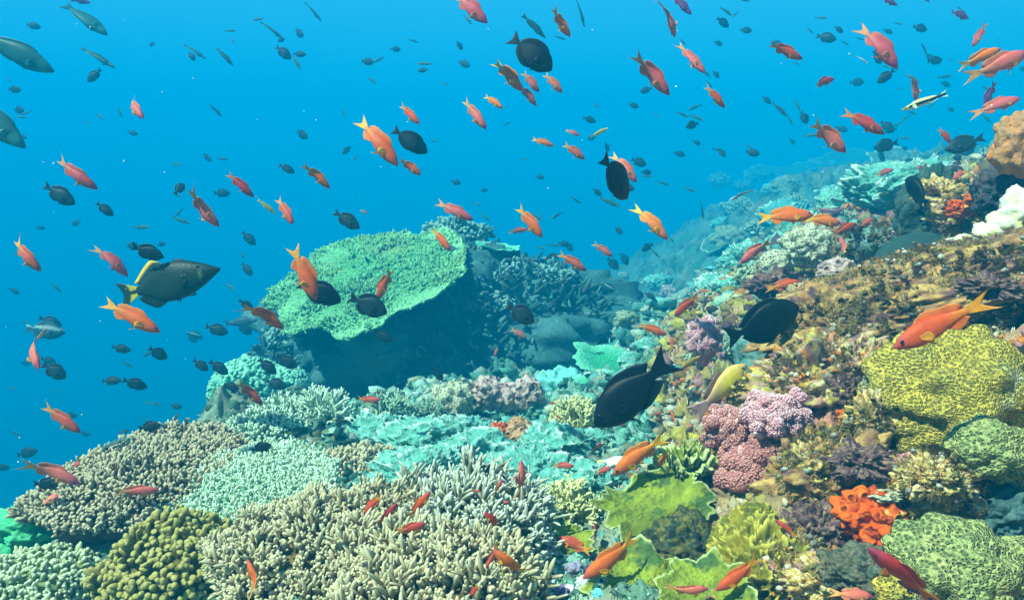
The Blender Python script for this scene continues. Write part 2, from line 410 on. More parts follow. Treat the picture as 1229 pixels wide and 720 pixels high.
def leafy(c, s, n, seed, curl=0.5, thin=0.006, spread=1.0):
    """whorls of ruffled upright leaves"""
    r = np.random.default_rng(seed); mb = MB(); s = np.asarray(s, float)
    for i in range(n):
        a = r.uniform(0, 6.283); rad = math.sqrt(r.uniform(0, 1)) * spread
        base = np.array((math.cos(a) * rad * s[0] * .7, math.sin(a) * rad * s[1] * .7, s[2] * .25 * (1 - rad) - .1 * s[2]))
        wd = r.uniform(.14, .34) * s[0]; ht = r.uniform(.35, .9) * s[2]
        nu, nv = 20, 8; U, W = np.meshgrid(np.linspace(-1, 1, nu), np.linspace(0, 1, nv), indexing='ij'); U = U.ravel(); W = W.ravel()
        wob = vn(np.stack([U * 3, W * 1.5, U * 0 + i * 3.1 + seed], 1), seed)
        rd = (U * wd) * (0.45 + .55 * W)
        fw = curl * s[0] * (W ** 1.6) + 0.22 * s[0] * wob * W + .25 * s[0] * (1 - U * U) * W
        zz = ht * W * (1 - .35 * U * U) + .25 * ht * vn(np.stack([U * 5, W, U * 0 + i], 1), seed + 1) * W
        a2 = a + r.normal(0, .5); ca, sa = math.cos(a2), math.sin(a2)
        front = np.stack([fw * ca - rd * sa, fw * sa + rd * ca, zz], 1) + base
        back = front - np.array((ca, sa, -.3)) * thin
        id_ = np.arange(nu * nv).reshape(nu, nv); ib = id_ + nu * nv
        q = [np.stack([id_[:-1, :-1], id_[1:, :-1], id_[1:, 1:], id_[:-1, 1:]], -1).reshape(-1, 4),
             np.stack([ib[:-1, :-1], ib[:-1, 1:], ib[1:, 1:], ib[1:, :-1]], -1).reshape(-1, 4),
             np.stack([id_[:-1, -1], id_[1:, -1], ib[1:, -1], ib[:-1, -1]], -1),
             np.stack([id_[0, :-1], id_[0, 1:], ib[0, 1:], ib[0, :-1]], -1), np.stack([id_[-1, 1:], id_[-1, :-1], ib[-1, :-1], ib[-1, 1:]], -1)]
        mb.add(np.r_[front, back] + c, np.concatenate(q), None, np.r_[W, W])
    v, f = ico(3); mb.add(v * s * (.75, .75, .35) * (1 + .15 * fbm(v * 3, 2, seed))[:, None] + c, None, f, 0)
    return mb

def soft(c, s, seed, lobes=26, polyp=0.006, stalk=True):
    """cauliflower soft coral: trunk, lobes, each lobe covered with polyp beads"""
    r = np.random.default_rng(seed); s = np.asarray(s, float); mb = MB()
    B, N = dome_points(lobes, s * .72, r, -.35); B = B * r.uniform(.65, 1.25, (lobes, 1)) * (1 + .25 * fbm(N * 1.5 + seed, 2, seed))[:, None]; mb.add(ico(4)[0] * s * .62 + c, None, ico(4)[1], 0)
    for i in range(lobes):
        rad = s.min() * r.uniform(.14, .27); v, f = ico(2)
        mb.add(v * rad * (1 + .2 * fbm(v * 2 + i, 2, seed))[:, None] + B[i] + c, None, f, .25)
        n = int(80 * (rad / s.min() / .2) ** 2); Bq, Nq = dome_points(n, np.array((rad,) * 3), r, -.5)
        blobs(mb, Bq + B[i] + c, polyp * r.uniform(.7, 1.5, n), 1, seed=seed + i, rough=.18)
    fingers(mb, B * .1 + c - np.array((0, 0, s[2] * .9)), unit(B + np.array((0, 0, s[2] * 1.1))), np.linalg.norm(B + np.array((0, 0, s[2] * .9)), axis=1), s.min() * .16, 8, 5, .1, .7, seed=seed)
    return mb

def bush(c, s, n, seed, fl, fr, sub=3):
    """radiating tuft of repeatedly forked branches"""
    r = np.random.default_rng(seed); s = np.asarray(s, float); mb = MB()
    _, D = dome_points(n, (1, 1, 1), r, .05); D = unit(D * s)
    L = np.linalg.norm(D * s, axis=1) * .55 * r.uniform(.8, 1.15, n)
    Bs = np.tile(np.asarray(c, float) - np.array((0, 0, .1 * s[2])), (n, 1)) + D * (L * .1)[:, None]
    T = fingers(mb, Bs, D, L, fr * 1.5, 6, 4, .15, .75, seed=seed)
    for k in range(sub):
        m = 3 if k == 0 else 2
        B2 = np.repeat(T, m, 0); D2 = unit(np.repeat(D, m, 0) + r.normal(0, .42, (len(B2), 3)) + np.array((0, 0, .12)))
        L2 = fl * (0.8 ** k) * r.uniform(.7, 1.2, len(B2))
        T = fingers(mb, B2 - D2 * fr, D2, L2, fr * (1.15 - .2 * k), 5, 3, .12, .8, seed=seed + k + 2, t0=(k + 1) / (sub + 1)); D = D2
    return mb

def fuzz(mb, C, Nn, n, ln, rad, seed, cols):
    r = np.random.default_rng(seed); i = r.integers(0, len(C), n)
    D = unit(Nn[i] + r.normal(0, .55, (n, 3)))
    fingers(mb, C[i], D, ln * r.uniform(.4, 1.3, n), rad, 3, 3, .5, .4, col=np.asarray(cols)[r.integers(0, len(cols), n)] * r.uniform(.7, 1.3, (n, 1)) * np.clip(.75 + 1.0 * fbm(C[i] * 10, 2, 92), .2, 1.25)[:, None], seed=seed)  # noise patches darken the turf colour to put shade into the rocks


def ridge_dome(c, s, seed, freq=5.0, amp=.16, sub=6, w=.2, lump=.25):
    """dome of thin labyrinth ridges and ruffled rims"""
    v, f = ico(sub); p = v * freq + seed * 5.1; p = p + .5 * np.stack([fbm(p * .8 + k, 2, seed + k) for k in (0, 9, 18)], 1)
    rg = ridged(p, 3, seed, w)
    d = 1 + lump * fbm(v * 1.7 + seed, 3, seed) + amp * (rg - .4)
    q = v * d[:, None]; q[:, 2] += amp * .5 * rg
    return MB().add(q * np.asarray(s) + c, None, f, np.clip(rg / 1.5, 0, 1))
# ------------------------------------------------------------------ coral colonies and rocks
def at(px, py, dd=None, back=0.0):
    d = hit(px, py) if dd is None else dd
    return P(px, py, d + back), (d + back) / FPX
NRM = []                                               # points and normals where turf may grow
def place(mb, name, mat, label, cat, group=None, c=(0, 0, 0)):
    o = mb.build(name, mat, None, c); return tag(o, label, cat, group)
M_ = coral_mat
m_stag = M_('staghorn_tissue', (.09, .065, .02), (.22, .15, .055), (.62, .52, .3), 28, .001, tipw=(.45, 1))
m_fing = M_('finger_tissue', (.08, .05, .025), (.18, .12, .05), (.54, .44, .26), 28, .001, tipw=(.5, .95))
m_fing_o = M_('olive_finger_tissue', (.09, .08, .02), (.2, .15, .03), (.42, .35, .1), 60, .001, tipw=(.45, 1))
m_fing_p = M_('pale_finger_tissue', (.16, .3, .18), (.24, .38, .22), (.56, .66, .46), 60, .001, tipw=(.3, .9))
m_table = M_('green_table_tissue', (.03, .20, .06), (.09, .34, .11), (.24, .48, .22), 6, .01, spots=(.16, .24, .06), tipw=(.45, 1))
m_leaf_t = M_('teal_leaf_tissue', (.09, .34, .26), (.24, .52, .4), (.72, .86, .68), 60, .014, tipw=(.55, .95))
m_leaf_l = M_('lime_leaf_tissue', (.12, .15, .02), (.30, .33, .03), (.52, .56, .22), 34, .012, tipw=(.93, 1), spots=(.07, .12, .03))
m_leaf_y = M_('yellow_leaf_tissue', (.09, .10, .015), (.32, .24, .02), (.56, .44, .07), 26, .006, tipw=(.5, .9), spots=(.06, .1, .04))
m_brain_y = M_('yellow_polyp_tissue', (.74, .52, .07), (.48, .38, .08), None, 14, .006, cells=210, cellcol=(.2, .18, .05), spots=(.5, .48, .3))
m_brain_g = M_('green_polyp_tissue', (.36, .40, .13), (.56, .50, .17), None, 20, .006, cells=190, cellcol=(.11, .16, .07))
m_brain_p = M_('pale_polyp_tissue', (.62, .56, .36), (.46, .46, .28), None, 30, .003, cells=110, cellcol=(.1, .1, .05))
m_pinkh = M_('pinkish_polyp_tissue', (.5, .3, .25), (.66, .5, .4), None, 30, .006, cells=45, cellcol=(.16, .09, .09))
m_orange_ball = M_('ribbed_orange_tissue', (.62, .28, .12), (.6, .36, .2), None, 20, .008, cells=60, cellcol=(.25, .1, .04))
m_soft_p = M_('pink_soft_tissue', (.48, .15, .17), (.62, .28, .29), (.8, .56, .54), 50, .002, tipw=(.55, 1))
m_soft_b = M_('brown_pink_soft_tissue', (.36, .10, .09), (.5, .18, .14), (.74, .42, .36), 40, .002, tipw=(.6, 1))
m_sponge = M_('orange_sponge_tissue', (.74, .08, .008), (.85, .17, .012), None, 40, .006, cells=70, cellcol=(.35, .04, .01), spots=(.85, .45, .1))
m_white = M_('white_soft_tissue', (.74, .68, .34), (.8, .78, .68), None, 34, .006, spots=(.72, .6, .12))
m_dark = M_('dark_oval_and_stalk', (.02, .05, .045), (.035, .07, .06), None, 20, .004)
m_green = M_('green_algae_tissue', (.06, .42, .18), (.14, .55, .26), None, 26, .006)
m_sand = M_('sand', (.16, .50, .42), (.28, .62, .52), None, 40, .004)
m_bush_y = M_('yellow_bush_tissue', (.42, .42, .1), (.5, .46, .16), (.7, .66, .3), 40, .001)
m_bush_g = M_('green_bush_tissue', (.10, .26, .16), (.18, .34, .22), (.4, .5, .32), 40, .001)
m_rock = col_mat('encrusted_rock', 0.006, 70)
m_teal_rock = col_mat('smooth_rock', 0.003, 30)
WARM = PAL['warm']; MIDP = PAL['mid']; LEFTP = PAL['left']

# --- the dark outcrop in the middle distance with its big table coral
DK = [(.035, .10, .10), (.05, .13, .12), (.03, .08, .085), (.09, .2, .17)]  # dark colours carry the shade on the outcrop's camera-facing side
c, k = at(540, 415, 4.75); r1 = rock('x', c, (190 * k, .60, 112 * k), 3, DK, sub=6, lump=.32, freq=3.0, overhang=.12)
outcrop = place(r1, 'rock_outcrop', m_rock, 'large rock outcrop given dark shade colours beneath the big green table coral', 'rock', c=c)
c, k = at(634, 398, 4.9); place(rock('x', c, (54 * k, .4, 72 * k), 8, DK, lump=.4, freq=3.6), 'boulder', m_rock, 'shade-coloured boulder forming the right shoulder of the dark outcrop', 'rock', c=c)
c, k = at(395, 445, 4.6); place(rock('x', c, (80 * k, .35, 62 * k), 9, DK, lump=.25, freq=2.6), 'boulder', m_rock, 'shade-coloured boulder at the left foot of the dark outcrop', 'rock', c=c)
c, k = at(446, 331, 4.25)
pm, smp = plate(c, 120 * k, .50, 21, rot=.2, tilt=(R(21), R(-10)), thick=.05, rim=.03, wav=.09, nr=110, na=260, bumps=.016, edge=.16, lobes=4)
B, N, rv = smp(9000, rng)
fingers(pm, B - N * .01, unit(N + rng.normal(0, .45, B.shape) + unit(B - c) * rv[:, None] * .8), rng.uniform(.012, .03, len(B)) * (1 + .9 * fbm(B * 9, 2, 3).clip(-.45, 1)), rng.uniform(.004, .010, len(B)), 5, 3, .3, .6, t0=.1)
tbl = place(pm, 'table_coral', m_table, 'huge bright green table coral tilted on top of the dark outcrop', 'coral', c=c)
st = MB(); fingers(st, np.array([c + (0.1, .25, -.5)]), np.array([(-.1, -.3, 1.0)]), .5, .16, 14, 8, .05, .8)
st.build('stalk', m_dark, tbl, c)
for i, (x, y, w_, h_, d, lab) in enumerate([
        (548, 283, 70, 34, 4.8, 'teal knobby coral cluster at the top right corner of the green table coral'),
        (600, 334, 60, 34, 4.5, 'teal knobby coral in the middle of the outcrop shoulder, right of the green table'),
        (648, 342, 64, 40, 4.6, 'teal knobby coral on the far right shoulder of the dark outcrop'),
        (590, 368, 44, 24, 4.35, 'small pale teal coral ledge on the face of the dark outcrop'),
        (676, 388, 40, 44, 4.7, 'teal coral low on the right flank of the dark outcrop'),
        (345, 412, 40, 36, 4.4, 'teal coral tuft on the left edge of the dark outcrop'),
        (575, 308, 44, 24, 4.7, 'small teal coral tuft between the green table and the thin ledge')]):
    c, k = at(x, y, d); s = np.array((w_ / 2 * k, w_ / 2.4 * k, h_ / 2 * k))
    place(digitate(c, s, 260, .035, .011, 30 + i, up=.4, nub=1, warp=.4), 'knobby_coral', M_('teal_knob', (.05, .15, .13), (.10, .24, .19), (.28, .42, .34), 20, .004), lab, 'coral', 'teal corals on the dark outcrop', c)
c, k = at(596, 297, 4.5); pm, smp = plate(c, 28 * k, .12, 5, tilt=(R(4), R(6)), thick=.012, nr=20, na=70)
place(pm, 'plate_coral', M_('fan_green', (.03, .28, .14), (.06, .38, .2), (.16, .5, .32), 14, .006), 'thin green plate coral jutting right from the top of the outcrop', 'coral', c=c)
for i, (x, y, w_, h_, lab) in enumerate([(300, 470, 84, 70, 'bright green lumpy mound at the left foot of the dark outcrop'), (292, 505, 70, 46, 'green lumpy mound beneath the larger one left of the outcrop'), (345, 462, 40, 34, 'small green mound tucked against the left side of the outcrop')]):
    c, k = at(x, y, 3.9); mbx = massive(c, (w_ / 2 * k, w_ / 2 * k, h_ / 2 * k), 40 + i, 5, .3, 3.2)
    B, N = dome_points(500, np.array((w_ / 2 * k, w_ / 2 * k, h_ / 2 * k)), rng, -.3)
    fingers(mbx, B + c, N, .03, .012, 5, 3, .3, .7)
    place(mbx, 'mound_coral', M_('green_mound', (.06, .28, .16), (.14, .42, .26), (.3, .6, .4), 12, .01), lab, 'coral', c=c)

DN = [(mv, sv) for mv, sv in (((540, 415, 4.75), (190, .60, 112)), ((634, 398, 4.9), (54, .4, 72)), ((395, 445, 4.6), (80, .35, 62)))]
BK, NK = [], []
for (x, y, d), (w_, dp, h_) in DN:
    c, k = at(x, y, d); B, N = dome_points(int(w_ * 14), np.array((w_ * k, dp, h_ * k)), rng, -.5); BK.append(B * 1.08 + c); NK.append(N)
BK = np.concatenate(BK); NK = np.concatenate(NK); sel = fbm(BK * 4, 2, 33) > -.25; BK = BK[sel]; NK = NK[sel]
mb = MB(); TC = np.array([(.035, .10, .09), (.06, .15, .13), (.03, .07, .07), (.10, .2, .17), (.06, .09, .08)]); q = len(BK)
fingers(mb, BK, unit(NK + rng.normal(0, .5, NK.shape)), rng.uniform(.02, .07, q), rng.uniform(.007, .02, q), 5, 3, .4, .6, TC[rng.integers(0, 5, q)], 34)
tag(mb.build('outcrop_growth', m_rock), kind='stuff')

# --- left foreground
c, k = at(186, 590, 1.62); s = np.array((128 * k, .19, 44 * k)); A_ = digitate(c, s, 2500, .018, .0038, 51, up=.45, nub=1, zmin=-.08)
place(A_, 'finger_coral', m_fing, 'brown finger coral dome with pale knobby tips at the far left', 'coral', c=c)
c, k = at(298, 596, 1.5); pm, smp = plate(c, 112 * k, .17, 53, tilt=(R(16), R(-3)), thick=.03, rim=.02, wav=.1, nr=60, na=160, bumps=.02, edge=.12, center_up=.15)
B, N, rv = smp(4200, rng); fingers(pm, B - N * .003, unit(N + rng.normal(0, .3, B.shape)), rng.uniform(.008, .016, len(B)), rng.uniform(.0018, .003, len(B)), 5, 3, .2, .8, t0=.3)
place(pm, 'fine_branch_coral', m_fing_p, 'pale green fine-tipped plate coral between the brown dome and the big finger field', 'coral', c=c)
c, k = at(215, 690, 1.27); place(digitate(c, (80 * k, .1, 62 * k), 800, .017, .0056, 55, up=.3, nub=1, zmin=-.5), 'knob_coral', m_fing_o, 'olive brown knob coral at the bottom edge, left of the finger field', 'coral', c=c)
c, k = at(405, 680, 1.2); place(digitate(c, (140 * k, .17, 62 * k), 1900, .028, .0034, 57, up=.6, nub=3, zmin=-.25, warp=.25, splay=.3), 'staghorn_coral', m_stag, 'wide beige finger coral field filling the bottom left of centre', 'coral', c=c)
c, k = at(560, 650, 1.27); place(digitate(c, (88 * k, .16, 56 * k), 950, .038, .0034, 59, up=.35, nub=2, zmin=-.2, splay=.22), 'staghorn_coral', M_('grey_staghorn', (.08, .08, .035), (.2, .18, .09), (.64, .62, .46), 28, .001), 'greyish long-fingered coral at the right end of the finger field', 'coral', c=c)
c, k = at(520, 712, 1.05); place(digitate(c, (110 * k, .12, 42 * k), 900, .03, .0035, 61, up=.6, nub=3, zmin=-.2, splay=.3), 'staghorn_coral', m_stag, 'pale-tipped finger coral cut by the bottom edge below the finger field', 'coral', c=c)
c, k = at(38, 706, 1.38); place(digitate(c, (68 * k, .1, 32 * k), 520, .014, .0045, 63, up=.5, nub=1), 'finger_coral', M_('yellow_finger', (.2, .26, .08), (.36, .38, .16), (.6, .6, .36), 60, .001), 'pale yellowish finger coral in the bottom left corner', 'coral', c=c)
c, k = at(52, 632, 1.62); place(ridge_dome(c, (62 * k, .09, 32 * k), 65, 2.5, .1), 'algae_mound', m_green, 'smooth vivid green mound left of the dark hollow', 'algae', c=c)
c, k = at(95, 668, 1.5); place(rock('x', c, (46 * k, .07, 22 * k), 66, LEFTP, sub=5, lump=.25), 'boulder', m_rock, 'low greenish rock between the green mound and the dark hollow', 'rock', c=c)
c, k = at(318, 526, 2.15); place(digitate(c, (46 * k, .1, 26 * k), 520, .02, .0042, 67, up=.3, nub=1), 'fine_branch_coral', m_fing_p, 'small pale spiky dome behind the fine-tipped plate coral', 'coral', c=c)
for i, (x, y, w_, h_, lab) in enumerate([(345, 508, 74, 52, 'feathery branching coral with long arms left of the cyan patch'), (390, 505, 66, 50, 'feathery branching coral standing just left of the cyan rubble'), (372, 535, 60, 30, 'low branching coral in front of the feathery pair')]):
    c, k = at(x, y + 8, 2.35); place(bush(c, (w_ / 2 * k, w_ / 2.5 * k, h_ * .8 * k), 34, 70 + i, .035, .0045), 'branching_coral', m_fing_p, lab, 'coral', 'feathery branching corals', c)
for i, (x, y, w_, h_, lab) in enumerate([(345, 575, 80, 34, 'cream low coral crest above the finger field'), (430, 565, 90, 34, 'cream finger coral rim bordering the cyan rubble'), (215, 535, 120, 30, 'grey brown finger coral on the crest at the back of the brown dome')]):
    c, k = at(x, y, 1.85); place(digitate(c, (w_ / 2 * k, .1, h_ / 2 * k), 420, .02, .0045, 80 + i, up=.5, nub=1), 'finger_coral', (m_stag, m_stag, m_fing)[i], lab, 'coral', c=c)

# --- middle ground
for i, (x, y, w_, h_, lab) in enumerate([
        (455, 522, 90, 44, 'pale ruffled turquoise coral at the left end of the rubble'), (515, 520, 90, 40, 'ruffled turquoise coral below the pale round heads'),
        (575, 545, 100, 46, 'ruffled turquoise coral in the middle of the rubble'), (505, 560, 100, 44, 'ruffled turquoise coral just behind the finger field'),
        (640, 560, 90, 44, 'ruffled turquoise coral below the orange ribbed ball'), (570, 585, 90, 34, 'low ruffled turquoise coral beside the dark gap'),
        (665, 530, 80, 40, 'ruffled turquoise coral right of the orange ribbed ball'), (560, 512, 60, 30, 'small ruffled turquoise coral behind the rubble'),
        (700, 572, 60, 34, 'ruffled turquoise coral left of the white-rimmed ledge')]):
    c, k = at(x, y + 10); place(ridge_dome(c, (w_ * .62 * k, w_ * .55 * k, h_ * .62 * k), 90 + i, 3.6), 'ridge_coral', m_leaf_t, lab, 'coral', 'ruffled turquoise corals', c)
for i, (x, y, w_, h_, mt, lab) in enumerate([
        (546, 480, 54, 50, m_brain_p, 'pale cream round coral head, largest of the row before the outcrop'), (585, 472, 42, 38, m_pinkh, 'pinkish round coral head second in the row'),
        (608, 478, 32, 36, m_pinkh, 'small pinkish coral knob in the middle of the row'), (632, 474, 38, 42, m_pinkh, 'pinkish grey coral head at the right end of the row'),
        (500, 500, 34, 20, m_pinkh, 'small pinkish lump left of the pale cream head'), (522, 497, 26, 18, m_brain_p, 'small cream lump touching the pale cream head'),
        (474, 512, 28, 14, m_orange_ball, 'small orange brown lump on the left of the rubble')]):
    c, k = at(x, y, 2.75); place(massive(c, (w_ / 2 * k, w_ / 2 * k, h_ / 2 * k), 110 + i, 5, .35, 3.0), 'round_coral', mt, lab, 'coral', c=c)
c, k = at(623, 521, 2.1); mbx = massive(c, (21 * k, 20 * k, 20 * k), 130, 5, .25, 2.5); place(mbx, 'ball_coral', m_orange_ball, 'orange ribbed ball coral standing on the rubble', 'coral', c=c)
c, k = at(599, 524, 2.1); place(massive(c, (12 * k, 10 * k, 17 * k), 131, 4, .5, 4), 'sponge', m_sponge, 'small orange and yellow crust left of the ribbed ball', 'sponge', c=c)
for i, (x, y, w_, h_, d, lab) in enumerate([(672, 480, 90, 60, 3.6, 'bright turquoise sandy mound right of the coral row'), (455, 505, 60, 36, 3.0, 'bright turquoise sandy mound left of the ruffled rubble'), (720, 505, 80, 40, 2.9, 'turquoise sandy patch beneath the large dark fish')]):
    c, k = at(x, y, d); place(ridge_dome(c, (w_ / 2 * k, w_ / 2 * k, h_ / 2 * k), 140 + i, 3.0, .12), 'sand_mound', m_sand, lab, 'sand', c=c)
for i, (x, y, w_, h_, mt, lab) in enumerate([(470, 492, 60, 44, m_bush_g, 'green branching tuft behind the left of the rubble'), (692, 500, 50, 50, m_bush_y, 'faint yellowish bush on the turquoise sand'), (682, 605, 74, 60, m_bush_y, 'pale yellow bushy coral left of the lime plates'), (655, 612, 50, 36, m_bush_g, 'green bushy coral at the right tip of the finger field')]):
    c, k = at(x, y + h_ * .3); place(bush(c, (w_ / 2 * k, w_ / 2.5 * k, h_ * .8 * k), 40, 150 + i, h_ * .22 * k, h_ * .035 * k), 'bushy_coral', mt, lab, 'coral', c=c)
c, k = at(728, 434, 3.3); pm, smp = plate(c, 42 * k, .11, 160, tilt=(R(20), R(8)), thick=.014, rim=.06, nr=70, na=200, bumps=.03)
place(pm, 'plate_coral', M_('fan_green', (.03, .28, .14), (.06, .38, .2), (.16, .5, .32), 14, .006), 'pale green fan-shaped plate coral left of the large dark fish', 'coral', c=c)
c, k = at(722, 462, 3.2); pm, smp = plate(c, 34 * k, .1, 162, tilt=(R(20), 0), thick=.014, nr=30, na=90)
place(pm, 'plate_coral', M_('fan_green', 0, 0), 'small green plate coral under the fan-shaped one', 'coral', c=c)
c, k = at(742, 558, 1.78); pm, smp = plate(c, 42 * k, .035, 164, rot=.0, tilt=(R(6), R(-4)), thick=.03, rim=.05, nr=40, na=120, bumps=.006)
wp = place(pm, 'ledge_coral', m_white, 'white-rimmed coral ledge above a dark hollow, below the big orange fish', 'coral', c=c)
c, k = at(752, 592, 1.75); place(rock('x', c, (46 * k, .06, 32 * k), 166, [(.02, .07, .07), (.03, .1, .09)], sub=5), 'boulder', m_rock, 'dark rock standing in for the shaded hollow under the white-rimmed ledge', 'rock', c=c)  # solid rock, coloured dark for the shade below the ledge

# --- lime plates, bottom centre
for i, (x, y, a_, b_, d, ty, tx, lab) in enumerate([
        (788, 606, 66, .075, 1.3, -9, 24, 'lime green ruffled plate coral with a pale wavy rim'), (835, 588, 46, .07, 1.36, 14, 30, 'smaller lime plate coral climbing behind the ruffled one'),
        (772, 708, 66, .08, 1.08, 4, 18, 'bright lime plate coral at the bottom edge'), (665, 650, 44, .07, 1.28, 0, 22, 'lime crust coral beside the tip of the finger field'),
        (845, 712, 60, .06, 1.03, -6, 18, 'yellow green plate coral behind the bottom pink fish')]):
    c, k = at(x, y, d); pm, smp = plate(c, a_ * k, b_, 170 + i, rot=.5 * i, tilt=(R(tx), R(ty)), thick=.012, rim=.12, wav=.22, nr=70, na=220, bumps=.03, edge=.3, lobes=5)
    place(pm, 'plate_coral', m_leaf_l, lab, 'coral', 'lime plate corals', c)
c, k = at(818, 572, 1.38); place(leafy(c, (34 * k, 30 * k, 40 * k), 34, 180, curl=.4), 'leaf_coral', m_leaf_l, 'upright lime green leaf coral at the top of the lime plates', 'coral', c=c)
c, k = at(818, 668, 1.22); place(rock('x', c, (58 * k, .06, 42 * k), 181, [(.03, .045, .03), (.08, .08, .03), (.02, .03, .03), (.2, .17, .03)], sub=6, lump=.3), 'boulder', m_rock, 'dark round rock coloured as the shaded recess under the lime plates', 'rock', c=c)  # palette puts the shade of the recess into the rock colour
c, k = at(905, 655, 1.16); mbx = ridge_dome(c, (48 * k, 40 * k, 50 * k), 182, 4.4, .08); place(mbx, 'leaf_coral', m_leaf_y, 'yellow green encrusting leaf coral right of the dark hollow', 'coral', c=c)
c, k = at(915, 690, 1.12); place(ridge_dome(c, (60 * k, .06, 54 * k), 183, 4.2, .2), 'crust_coral', m_leaf_y, 'mustard crust coral beneath the yellow green leaf coral', 'coral', c=c)
c, k = at(602, 712, 1.04); place(massive(c, (38 * k, .05, 30 * k), 184, 5, .3, 3), 'lobed_coral', M_('olive_lobe', (.28, .28, .05), (.36, .34, .09), None, 30, .003, cells=170, cellcol=(.12, .12, .03)), 'olive lobed coral at the bottom edge left of the white pebbles', 'coral', c=c)
r_ = np.random.default_rng(5)
pc = [('white', (.75, .8, .78)), ('pale blue', (.35, .55, .68)), ('purple', (.24, .16, .34)), ('white', (.75, .75, .7)), ('brown', (.3, .2, .13)), ('grey violet', (.36, .32, .42)), ('turquoise', (.2, .6, .6)), ('cream', (.66, .58, .42)), ('white', (.78, .78, .74)), ('dark violet', (.12, .08, .18))]
for i, ((x, y, w_), (cn, cc)) in enumerate(zip([(655, 698, 22), (662, 676, 12), (672, 712, 24), (700, 700, 18), (640, 684, 14), (690, 682, 20), (718, 712, 14), (638, 706, 14), (684, 706, 12), (706, 684, 12)], pc)):
    c, k = at(x, y); s3 = w_ / 2 * k
    place(massive(c, (s3 * 1.1, s3, s3 * .85), 190 + i, 4, .4, 2.2), 'tunicate', M_('tun_%d' % i, tuple(q * .7 for q in cc), cc, None, 90, .002), '%s blob in the pebbly bottom cluster, %s' % (cn, ['largest and leftmost white', 'above the white one', 'at the very bottom', 'below the fish snout', 'at the upper left end', 'directly under the rear orange fish', 'at the lower right end', 'at the lower left end', 'between the two larger ones', 'nearest the fish'][i]), 'sea squirt', 'pebbly cluster at the bottom', c)

# --- right hand wall
def softs(x, y, w_, h_, d, mt, seed, lobes, lab):
    c, k = at(x, y, d); place(soft(c, (w_ / 2 * k, w_ / 2 * k, h_ / 2 * k), seed, lobes, .0018), 'soft_coral', mt, lab, 'coral', 'pink soft corals', c)
softs(845, 408, 46, 66, 2.15, m_soft_p, 200, 80, 'pink cauliflower soft coral at the upper left, behind the large dark fish')
softs(876, 520, 72, 66, 1.38, m_soft_b, 201, 80, 'dusky purple soft coral, left of the tallest pink one')
softs(930, 502, 86, 74, 1.32, m_soft_p, 202, 90, 'tall pink soft coral head right of the spotted yellow fish')
softs(915, 566, 116, 96, 1.33, m_soft_b, 203, 110, 'brownish pink soft coral trunk below the tall pink head')
def rocks(x, y, w_, h_, d, pal, seed, lab, dep=None, sub=6, lump=.3, freq=3, mat=m_rock, rot=0, nm='boulder', tx=None):
    c, k = at(x, y, d); s = (w_ / 2 * k, dep or w_ / 2.4 * k, h_ / 2 * k)
    o = place(rock('x', c, s, seed, pal, sub=sub, lump=lump, freq=freq), nm, mat, lab, 'rock', c=c)
    if rot: o.rotation_euler = (0, R(rot), 0)
    o['_'] = 1; del o['_']
    B, N = dome_points(1500, np.array(s), np.random.default_rng(seed), -.4)
    if rot:
        Mr = np.array(Matrix.Rotation(R(rot), 3, 'Y')); B = B @ Mr.T; N = N @ Mr.T
    if not any(t in lab for t in ('dark ', 'black')): NRM.append((B * (1 + .1 * lump) + c, N, s[0] * s[1] + s[0] * s[2])); return o
TEAL = [(.10, .22, .18), (.16, .26, .2), (.2, .3, .22), (.09, .15, .13)]
BRN = [(.45, .23, .06), (.28, .12, .05), (.58, .38, .12), (.10, .05, .06), (.5, .28, .08), (.16, .07, .07)]
rocks(925, 425, 100, 110, 1.95, TEAL, 210, 'smooth teal grey boulder beneath the black fish on the right', mat=m_teal_rock, lump=.15, freq=1.6)
rocks(1110, 352, 380, 84, 1.62, BRN, 211, 'long brown turf-covered slab sloping down to the left', dep=.2, lump=.22, freq=4.5, rot=-17, nm='rock_slab')
rocks(1010, 400, 150, 90, 1.6, BRN, 212, 'brown knobbly rock at the left end of the slab', lump=.35, freq=4)
rocks(990, 470, 130, 110, 1.45, WARM, 213, 'mottled rock with orange and cream crusts right of the pink head', lump=.5, freq=4)
rocks(1040, 445, 60, 60, 1.36, WARM, 214, 'cream and orange crusted knob below the big diagonal orange fish', lump=.4, freq=4)
rocks(1000, 580, 120, 120, 1.22, BRN, 215, 'shaggy brown rock left of the orange sponge', lump=.45, freq=4)
rocks(1110, 590, 130, 80, 1.14, WARM, 216, 'mottled rock right of the orange sponge', lump=.22, freq=4)
rocks(1190, 620, 110, 80, 1.12, [(.03, .07, .08), (.05, .1, .1), (.08, .14, .12)], 217, 'dark rock with shade in its colour at the right edge between two polyp corals', lump=.3)  # dark palette paints the shade right of the yellow mound
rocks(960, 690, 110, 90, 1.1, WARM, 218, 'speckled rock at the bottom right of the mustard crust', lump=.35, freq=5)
rocks(1105, 640, 80, 30, 1.08, [(.02, .03, .03), (.04, .03, .03)], 227, 'black rock put in as a shaded crevice between the orange sponge and the green polyp coral')  # this and the next three: near-black rocks added as shaded gaps
rocks(955, 560, 40, 60, 1.42, [(.02, .015, .02), (.05, .03, .03)], 228, 'nearly black rock put in as a shaded gap just right of the pink soft corals')
rocks(1070, 480, 40, 60, 1.4, [(.03, .03, .05), (.12, .07, .05)], 229, 'dark narrow rock put in as a shaded gap against the left side of the big yellow mound')
rocks(1000, 520, 50, 34, 1.38, [(.03, .05, .05), (.1, .07, .04)], 230, 'dark rock put in as a shaded gap above the shaggy brown one')
rocks(1035, 690, 90, 60, 1.02, [(.04, .07, .05), (.1, .09, .05), (.2, .16, .1)], 219, 'dark rock under the orange sponge', lump=.3)
